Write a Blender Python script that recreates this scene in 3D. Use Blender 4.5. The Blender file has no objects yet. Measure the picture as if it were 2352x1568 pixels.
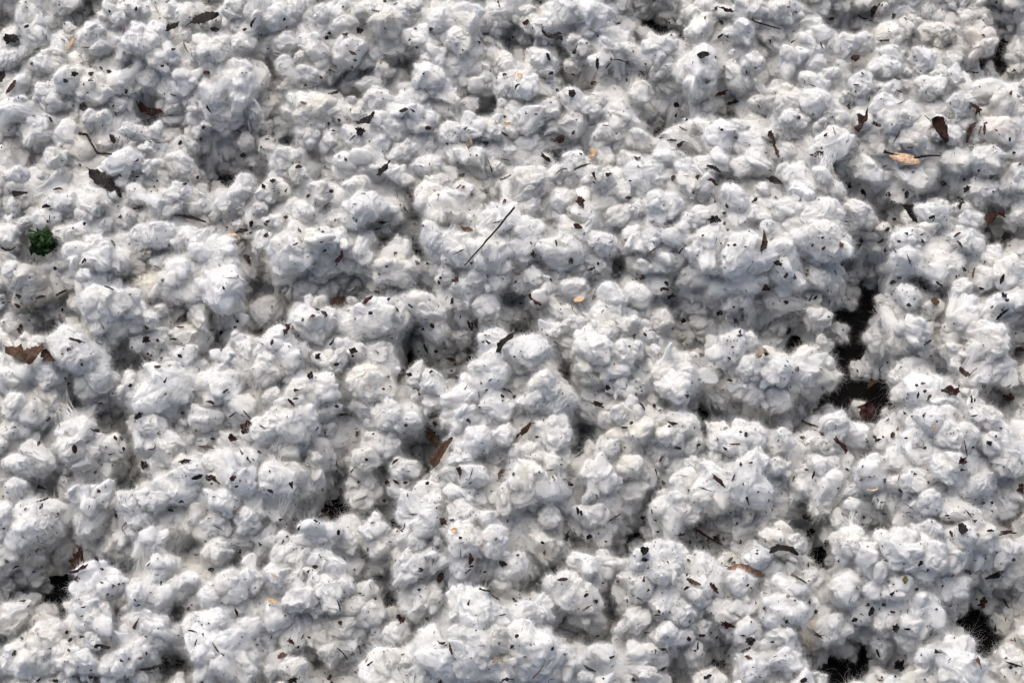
# Loose heap of ginned cotton with leaf trash, seen from above at an angle
import bpy, math, random
import numpy as np
from mathutils import Vector, Matrix
from mathutils.bvhtree import BVHTree

scene = bpy.context.scene
col = scene.collection
rng = np.random.default_rng(11)
random.seed(5)

# ------------------------------------------------------------------ camera
PITCH = math.radians(62)
DIST, LENS, SENSOR = 2.85, 85.0, 36.0
cam_d = bpy.data.cameras.new('camera')
cam_d.lens, cam_d.sensor_width, cam_d.clip_start, cam_d.clip_end = LENS, SENSOR, 0.05, 60
cam = bpy.data.objects.new('camera', cam_d)
cam.location = (0, -DIST*math.cos(PITCH), DIST*math.sin(PITCH))
cam.rotation_euler = (math.pi/2 - PITCH, 0, 0)
col.objects.link(cam)
scene.camera = cam
# ------------------------------------------------------------------ light
SUN_EL, SUN_AZ = math.radians(66), math.radians(-28)     # azimuth from +Y, towards -X
world = bpy.data.worlds.new('World'); scene.world = world
world.use_nodes = True
wn = world.node_tree
sky = wn.nodes.new('ShaderNodeTexSky'); sky.sky_type = 'NISHITA'
sky.sun_disc = False
sky.sun_elevation, sky.sun_rotation = SUN_EL, SUN_AZ
sky.air_density, sky.dust_density, sky.ozone_density = 0.7, 3.5, 0.4
bg = wn.nodes['Background']; bg.inputs['Strength'].default_value = 0.07
wn.links.new(sky.outputs['Color'], bg.inputs['Color'])
sl = bpy.data.lights.new('sun', 'SUN'); sl.energy = 1.5; sl.angle = math.radians(75); sl.color = (1.0, 0.955, 0.89)
so = bpy.data.objects.new('sun', sl); col.objects.link(so)
sdir = Vector((math.sin(SUN_AZ)*math.cos(SUN_EL), math.cos(SUN_AZ)*math.cos(SUN_EL), math.sin(SUN_EL)))
so.rotation_euler = sdir.to_track_quat('Z', 'Y').to_euler()
so.location = sdir*4
vs = scene.view_settings
vs.view_transform, vs.look, vs.exposure, vs.gamma, vs.use_curve_mapping = 'Standard', 'None', 1.42, 1.0, False
cy = scene.cycles
cy.max_bounces, cy.diffuse_bounces, cy.glossy_bounces, cy.transmission_bounces = 6, 2, 2, 3

# ------------------------------------------------------------------ photo pixel <-> ground
FW, FH = 2352.0, 1568.0
CAMP = np.array(cam.location)
RIGHT = np.array([1.0, 0, 0])
UPV = np.array([0, math.sin(PITCH), math.cos(PITCH)])
FWD = np.array([0, math.cos(PITCH), -math.sin(PITCH)])
MPP = SENSOR/LENS*DIST/FW                  # metres per photo pixel at the middle of the heap
def ray(px, py):
    k = SENSOR/LENS
    d = FWD + RIGHT*((px/FW-0.5)*k) + UPV*((0.5-py/FH)*k*FH/FW)
    return d/np.linalg.norm(d)
def on_plane(px, py, z):
    d = ray(px, py)
    return CAMP + d*((z-CAMP[2])/d[2])
def to_pixel(p):
    v = p-CAMP
    dep = v@FWD
    k = SENSOR/LENS
    return np.stack([((v@RIGHT)/dep/k+0.5)*FW, (0.5-(v@UPV)/dep/k*FW/FH)*FH], -1)

# ------------------------------------------------------------------ noise
def _hash(ix, iy, iz, seed):
    h = (ix.astype(np.uint32)*np.uint32(374761393)) ^ (iy.astype(np.uint32)*np.uint32(668265263)) ^ (iz.astype(np.uint32)*np.uint32(2147483647)) ^ np.uint32((seed*1274126177) & 0xffffffff)
    h = (h ^ (h >> np.uint32(13)))*np.uint32(1274126177)
    h = (h ^ (h >> np.uint32(16)))*np.uint32(2246822519)
    h = h ^ (h >> np.uint32(15))
    return h.astype(np.float64)/4294967295.0*2-1
def vnoise(p, seed=0):
    i = np.floor(p).astype(np.int64); f = p-i
    u = f*f*f*(f*(f*6-15)+10)
    out = 0
    for dx in (0, 1):
        for dy in (0, 1):
            for dz in (0, 1):
                w = (u[..., 0] if dx else 1-u[..., 0])*(u[..., 1] if dy else 1-u[..., 1])*(u[..., 2] if dz else 1-u[..., 2])
                out = out + w*_hash(i[..., 0]+dx, i[..., 1]+dy, i[..., 2]+dz, seed)
    return out
def fbm(p, oct=4, seed=0, billow=False):
    s, a, tot = 0, 1.0, 0
    for o in range(oct):
        n = vnoise(p*(2.03**o), seed+o*17)
        s = s + a*(2.6*np.abs(n)-0.9 if billow else n); tot += a; a *= 0.52
    return s/tot
def unit(v): return v/np.maximum(np.linalg.norm(v, axis=-1, keepdims=True), 1e-12)

# ------------------------------------------------------------------ materials
def nodes_of(name):
    m = bpy.data.materials.new(name); m.use_nodes = True
    nt = m.node_tree; nt.nodes.clear()
    out = nt.nodes.new('ShaderNodeOutputMaterial')
    return m, nt, out
def noise_node(nt, scale, detail=4, coord=None, rough=0.6):
    n = nt.nodes.new('ShaderNodeTexNoise'); n.inputs['Scale'].default_value = scale; n.inputs['Detail'].default_value = detail
    n.inputs['Roughness'].default_value = rough
    if coord is not None: nt.links.new(coord, n.inputs['Vector'])
    return n
def ramp(nt, fac, stops):
    r = nt.nodes.new('ShaderNodeValToRGB')
    while len(r.color_ramp.elements) < len(stops): r.color_ramp.elements.new(0.5)
    for e, (p, c) in zip(r.color_ramp.elements, stops):
        e.position = p; e.color = (*c, 1) if len(c) == 3 else c
    nt.links.new(fac, r.inputs['Fac'])
    return r
def mixc(nt, a, b, fac, mode='MIX'):
    m = nt.nodes.new('ShaderNodeMix'); m.data_type = 'RGBA'; m.blend_type = mode
    for s, v in ((m.inputs[0], fac), (m.inputs[6], a), (m.inputs[7], b)):
        if hasattr(v, 'is_output'): nt.links.new(v, s)
        else: s.default_value = v if not isinstance(v, tuple) or len(v) == 4 else (*v, 1)
    return m.outputs[2]
LINT = (0.735, 0.737, 0.733)
def cotton_colour(nt):
    geo = nt.nodes.new('ShaderNodeNewGeometry')
    inf = nt.nodes.new('ShaderNodeObjectInfo')
    n1 = noise_node(nt, 16, 4, geo.outputs['Position'])
    n2 = noise_node(nt, 55, 5, geo.outputs['Position'])
    cream = ramp(nt, n1.outputs['Fac'], [(0.48, (0, 0, 0)), (0.68, (0.62, 0.62, 0.62))])
    c = mixc(nt, LINT, (0.72, 0.695, 0.63), cream.outputs['Color'])
    grey = ramp(nt, n2.outputs['Fac'], [(0.60, (0, 0, 0)), (0.74, (0.35, 0.35, 0.35))])
    c = mixc(nt, c, (0.54, 0.525, 0.495), grey.outputs['Color'])
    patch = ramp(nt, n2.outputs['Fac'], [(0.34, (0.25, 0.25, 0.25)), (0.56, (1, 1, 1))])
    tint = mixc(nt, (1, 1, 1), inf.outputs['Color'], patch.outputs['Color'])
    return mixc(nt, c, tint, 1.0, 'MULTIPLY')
def make_cotton(name, fibre):
    m, nt, out = nodes_of(name)
    c = cotton_colour(nt)
    if fibre: c = mixc(nt, c, (1.14, 1.14, 1.135), 1.0, 'MULTIPLY')     # single fibres are clearer than the felted mass
    d = nt.nodes.new('ShaderNodeBsdfDiffuse'); nt.links.new(c, d.inputs['Color'])
    if fibre:
        t = nt.nodes.new('ShaderNodeBsdfTranslucent'); nt.links.new(c, t.inputs['Color'])
        mx = nt.nodes.new('ShaderNodeMixShader'); mx.inputs['Fac'].default_value = 0.45
        nt.links.new(d.outputs[0], mx.inputs[1]); nt.links.new(t.outputs[0], mx.inputs[2])
        nt.links.new(mx.outputs[0], out.inputs['Surface'])
    else:
        geo = nt.nodes.new('ShaderNodeNewGeometry')
        d = nt.nodes.new('ShaderNodeBsdfPrincipled'); nt.links.new(c, d.inputs['Base Color'])
        d.inputs['Roughness'].default_value = 1.0; d.inputs['Specular IOR Level'].default_value = 0.0
        d.inputs['Subsurface Weight'].default_value = 1.0; d.inputs['Subsurface Radius'].default_value = (1, 1, 1); d.inputs['Subsurface Scale'].default_value = 0.006
        n = noise_node(nt, 420, 4, geo.outputs['Position'], 0.7)
        b = nt.nodes.new('ShaderNodeBump'); b.inputs['Strength'].default_value = 0.15; b.inputs['Distance'].default_value = 0.002
        nt.links.new(n.outputs['Fac'], b.inputs['Height']); nt.links.new(b.outputs[0], d.inputs['Normal'])
        nt.links.new(d.outputs[0], out.inputs['Surface'])
    return m
M_CORE, M_FIB = make_cotton('cotton_lint', False), make_cotton('cotton_fibre', True)
def leaf_mat(name, a, b, rough=0.55, island=False):
    m, nt, out = nodes_of(name)
    tc = nt.nodes.new('ShaderNodeTexCoord')
    n = noise_node(nt, 260, 5, tc.outputs['Object'], 0.65)
    r = ramp(nt, n.outputs['Fac'], [(0.36, a), (0.64, b)])
    colr = r.outputs['Color']
    if island:
        geo = nt.nodes.new('ShaderNodeNewGeometry')
        colr = ramp(nt, geo.outputs['Random Per Island'], [(0.0, a), (0.5, tuple(x*1.2 for x in a)), (0.72, b), (0.93, (0.07, 0.035, 0.02)), (1.0, (0.22, 0.14, 0.08))]).outputs['Color']
    p = nt.nodes.new('ShaderNodeBsdfPrincipled'); p.inputs['Roughness'].default_value = rough
    p.inputs['Specular IOR Level'].default_value = 0.12
    nt.links.new(colr, p.inputs['Base Color'])
    n2 = noise_node(nt, 900, 3, tc.outputs['Object'])
    bp = nt.nodes.new('ShaderNodeBump'); bp.inputs['Strength'].default_value = 0.5; bp.inputs['Distance'].default_value = 0.0006
    nt.links.new(n2.outputs['Fac'], bp.inputs['Height']); nt.links.new(bp.outputs[0], p.inputs['Normal'])
    nt.links.new(p.outputs[0], out.inputs['Surface'])
    return m
LM = {'b': leaf_mat('leaf_blackish', (0.005, 0.004, 0.004), (0.014, 0.010, 0.009)),
      'r': leaf_mat('leaf_dark_red', (0.010, 0.005, 0.004), (0.040, 0.014, 0.010)),
      'm': leaf_mat('leaf_brown', (0.026, 0.015, 0.010), (0.080, 0.045, 0.028)),
      't': leaf_mat('leaf_tan', (0.30, 0.19, 0.10), (0.55, 0.40, 0.26), 0.7),
      'o': leaf_mat('leaf_orange_brown', (0.075, 0.032, 0.018), (0.17, 0.078, 0.040)),
      'y': leaf_mat('leaf_grey_brown', (0.13, 0.10, 0.075), (0.32, 0.26, 0.20), 0.75),
      'l': leaf_mat('leaf_olive', (0.035, 0.030, 0.012), (0.12, 0.10, 0.04)),
      'g': leaf_mat('leaf_green', (0.005, 0.014, 0.004), (0.016, 0.042, 0.009), 0.45)}
M_TWIG = leaf_mat('twig_bark', (0.008, 0.006, 0.005), (0.026, 0.016, 0.013), 0.7)
M_CRUMB = leaf_mat('leaf_crumbs', (0.006, 0.005, 0.005), (0.025, 0.011, 0.008), 0.6, True)
M_HUSK = leaf_mat('husk_fibre', (0.42, 0.22, 0.10), (0.78, 0.62, 0.45), 0.85)
M_PIT_SHADE = leaf_mat('pit_shade', (0.0015, 0.0015, 0.0015), (0.004, 0.0035, 0.0035), 1.0)  # ground colour kept near black, painting the deep shade of the pits

# ------------------------------------------------------------------ mesh building
class MB:
    """collects vertices and faces (numpy), links them as one mesh object"""
    def __init__(s): s.v, s.n, s.f3, s.f4, s.m3, s.m4, s.k = [], [], [], [], [], [], 0
    def add(s, v, f, mat=0, nrm=None):
        v = np.asarray(v, float); f = np.asarray(f, np.int64)
        s.v.append(v); s.n.append(np.zeros_like(v) if nrm is None else nrm)
        (s.f3 if f.shape[1] == 3 else s.f4).append(f+s.k)
        (s.m3 if f.shape[1] == 3 else s.m4).append(np.full(len(f), mat, np.int32))
        s.k += len(v)
    def mesh(s, name, mats, custom=False):
        me = bpy.data.meshes.new(name)
        v = np.concatenate(s.v)
        f3 = np.concatenate(s.f3) if s.f3 else np.zeros((0, 3), np.int64)
        f4 = np.concatenate(s.f4) if s.f4 else np.zeros((0, 4), np.int64)
        nl, nf = f3.size+f4.size, len(f3)+len(f4)
        me.vertices.add(len(v)); me.vertices.foreach_set('co', v.astype(np.float32).ravel())
        me.loops.add(nl); me.loops.foreach_set('vertex_index', np.concatenate([f3.ravel(), f4.ravel()]).astype(np.int32))
        me.polygons.add(nf)
        st = np.concatenate([np.arange(len(f3))*3, f3.size+np.arange(len(f4))*4]).astype(np.int32)
        me.polygons.foreach_set('loop_start', st)
        me.polygons.foreach_set('material_index', np.concatenate([np.concatenate(s.m3) if s.m3 else [], np.concatenate(s.m4) if s.m4 else []]).astype(np.int32))
        me.polygons.foreach_set('use_smooth', np.ones(nf, bool))
        me.update(calc_edges=True)
        for m in mats: me.materials.append(m)
        if custom: me.normals_split_custom_set_from_vertices(np.concatenate(s.n).astype(np.float32))
        return me
def obj(name, me, parent=None):
    o = bpy.data.objects.new(name, me); col.objects.link(o)
    if parent: o.parent = parent
    return o
def tag(o, label=None, cat=None, group=None, kind=None):
    for k, v in (('label', label), ('category', cat), ('group', group), ('kind', kind)):
        if v: o[k] = v
    return o
def ico(level):
    t = (1+5**.5)/2
    v = [(-1, t, 0), (1, t, 0), (-1, -t, 0), (1, -t, 0), (0, -1, t), (0, 1, t), (0, -1, -t), (0, 1, -t), (t, 0, -1), (t, 0, 1), (-t, 0, -1), (-t, 0, 1)]
    f = [(0, 11, 5), (0, 5, 1), (0, 1, 7), (0, 7, 10), (0, 10, 11), (1, 5, 9), (5, 11, 4), (11, 10, 2), (10, 7, 6), (7, 1, 8), (3, 9, 4), (3, 4, 2), (3, 2, 6), (3, 6, 8), (3, 8, 9), (4, 9, 5), (2, 4, 11), (6, 2, 10), (8, 6, 7), (9, 8, 1)]
    v = unit(np.array(v, float)); f = np.array(f)
    for _ in range(level):
        e = np.sort(np.concatenate([f[:, [0, 1]], f[:, [1, 2]], f[:, [2, 0]]]), 1)
        ue, inv = np.unique(e, axis=0, return_inverse=True); inv = inv.ravel()
        mid = unit(v[ue].mean(1)); n = len(v); k = len(f)
        a, b, c = n+inv[:k], n+inv[k:2*k], n+inv[2*k:]
        v = np.concatenate([v, mid])
        f = np.concatenate([np.stack([f[:, 0], a, c], 1), np.stack([f[:, 1], b, a], 1), np.stack([f[:, 2], c, b], 1), np.stack([a, b, c], 1)])
    return v, f
def vnormals(v, f):
    fn = np.cross(v[f[:, 1]]-v[f[:, 0]], v[f[:, 2]]-v[f[:, 0]])
    n = np.zeros_like(v)
    for k in range(3): np.add.at(n, f[:, k], fn)
    return unit(n)
def add_fibres(mb, base, nrm, comb, length, width, lift, r, npt=4, curl=1.5, nblend=0.35):
    """soft ribbons of lint that leave the surface at base"""
    N = len(base); L = length[:, None]
    p = [base-nrm*0.04*L]
    d = unit(comb*(1-lift[:, None])+nrm*lift[:, None]+r.normal(0, .25, (N, 3)))
    ax = unit(r.normal(0, 1, (N, 3))); cu = r.normal(0, curl, (N, 1))
    ds = [d]
    for k in range(1, npt):
        d = unit(d+np.cross(ax, d)*cu*(0.8 if npt < 6 else .8)+r.normal(0, .12 if npt < 6 else .3, (N, 3)))
        p.append(p[-1]+d*L/(npt-1)); ds.append(d)
    V, NN = [], []
    for k in range(npt):
        side = unit(np.cross(ds[k], nrm)+1e-6)
        w = width[:, None]*(1-0.75*k/(npt-1))*0.5
        V += [p[k]-side*w, p[k]+side*w]
        nn = unit(nrm+ds[k]*nblend*k/(npt-1)); NN += [nn, nn]
    V = np.stack(V, 1).reshape(-1, 3); NN = np.stack(NN, 1).reshape(-1, 3)
    b = (np.arange(N)*2*npt)[:, None]
    F = np.concatenate([b+np.array([2*k, 2*k+1, 2*k+3, 2*k+2]) for k in range(npt-1)])
    mb.add(V, F, 1, NN)

# ------------------------------------------------------------------ cotton tufts (unit size variants)
ICO = {l: ico(l) for l in (2, 3, 4)}
def tuft_radius(dirs, seed):
    r = np.random.default_rng(seed)
    sort = seed % 4                         # 0, 1: broad soft pads; 2: lobed; 3: pulled into a tail
    K = r.integers(3, 6) if sort < 2 else r.integers(5, 9)
    c = unit(r.normal(0, 1, (K, 3)))*(r.uniform(.36, .58, (K, 1)) if sort < 2 else r.uniform(.42, .70, (K, 1)))
    R = r.uniform(.34, .52, K) if sort < 2 else r.uniform(.26, .44, K)
    c = np.concatenate([[[0, 0, 0]], c]); R = np.concatenate([[r.uniform(.68, .78) if sort < 2 else r.uniform(.55, .68)], R])
    b = dirs@c.T; q = (c*c).sum(1)
    disc = b*b-q+R*R
    t = np.where(disc > 0, b+np.sqrt(np.maximum(disc, 0)), 0.0)
    k = 14.0
    rad = np.log(np.exp(k*t).sum(1))/k
    p = dirs*rad[:, None]
    wq = p*1.8+seed*3.1
    wq = wq+0.6*np.stack([vnoise(p*2.1+seed+7*q_, seed+q_) for q_ in range(3)], -1)
    rad = rad+0.115*fbm(wq, 2, seed, True)+0.020*fbm(p*5.5+seed, 2, seed+5, True)+0.006*fbm(p*15, 2, seed+9)
    if sort == 3:
        for q_ in range(2):
            ax = unit(r.normal(0, 1, 3)*np.array([1, 1, .4]))
            rad = rad+r.uniform(.3, .6)*np.exp((dirs@ax-1)*r.uniform(9, 16))
    return rad
def tuft_geo(seed, level):
    d, f = ICO[level]
    v = d*tuft_radius(d, seed)[:, None]
    wv = lambda s, k: np.stack([vnoise(v*s+seed*1.7+13*q, k+q) for q in range(3)], -1)
    v = v+0.22*wv(1.4, 5)
    v = v+0.05*wv(3.0, 15)+0.006*wv(8.0, 25)
    return v, f, vnormals(v, f)
def fuzz(mb, v, f, n, seed, N, lo, hi, w, wisp=0, la=.04, lb=.42):
    r = np.random.default_rng(seed+900)
    a = np.linalg.norm(np.cross(v[f[:, 1]]-v[f[:, 0]], v[f[:, 2]]-v[f[:, 0]]), axis=1)
    for cnt, l0, l1, ww, li0, li1, npt in ((N, lo, hi, w, la, lb, 4), (wisp, hi*1.1, hi*2.6, w*.55, .02, .38, 8)):
        if not cnt: continue
        t = r.choice(len(f), cnt, p=a/a.sum())
        bc = r.dirichlet((1, 1, 1), cnt)
        P = (v[f[t]]*bc[..., None]).sum(1); Nn = unit((n[f[t]]*bc[..., None]).sum(1))
        e = 0.7
        g = np.stack([vnoise(P*1.7+11*k+seed, 40+k) for k in range(3)], -1)
        comb = unit(np.cross(Nn, g+0.7*r.normal(0, 1, (cnt, 3))))
        add_fibres(mb, P, Nn, comb, r.uniform(l0, l1, cnt), np.full(cnt, ww)*r.uniform(.6, 1.4, cnt), r.uniform(li0, li1, cnt)*r.uniform(.3, 1, cnt), r, npt)
NV = 26
VAR = []
for s in range(NV):
    v, f, n = tuft_geo(100+s, 4)
    mb = MB(); mb.add(v, f, 0, n)
    fuzz(mb, v, f, n, s, 2600, .20, .60, .008, 200)
    fuzz(mb, v, f, n, s+50, 9000, .06, .20, .0070, 0, .04, .62)
    VAR.append(mb.mesh('cotton_tuft', [M_CORE, M_FIB], True))
LOW = [tuft_geo(100+s, 3) for s in range(NV)]
PERM = []
for a in ((0, 1, 2), (1, 2, 0), (2, 0, 1)):
    for sx in (1, -1):
        for sy in (1, -1):
            m = np.zeros((3, 3)); m[0, a[0]] = sx; m[1, a[1]] = sy; m[2, a[2]] = 1
            m[2] *= np.linalg.det(m); PERM.append((a, m))

# ------------------------------------------------------------------ heap shape
def tuft_matrix(t):
    a, P = PERM[t['perm']]
    c, s = math.cos(t['rot']), math.sin(t['rot'])
    R = np.array([[c, -s, 0], [s, c, 0], [0, 0, 1]])
    Sw = np.array(t['s'])
    # world scale on rotated axes equals a permuted local scale
    Sl = np.abs(P.T)@Sw
    return R@P, Sl

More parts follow.
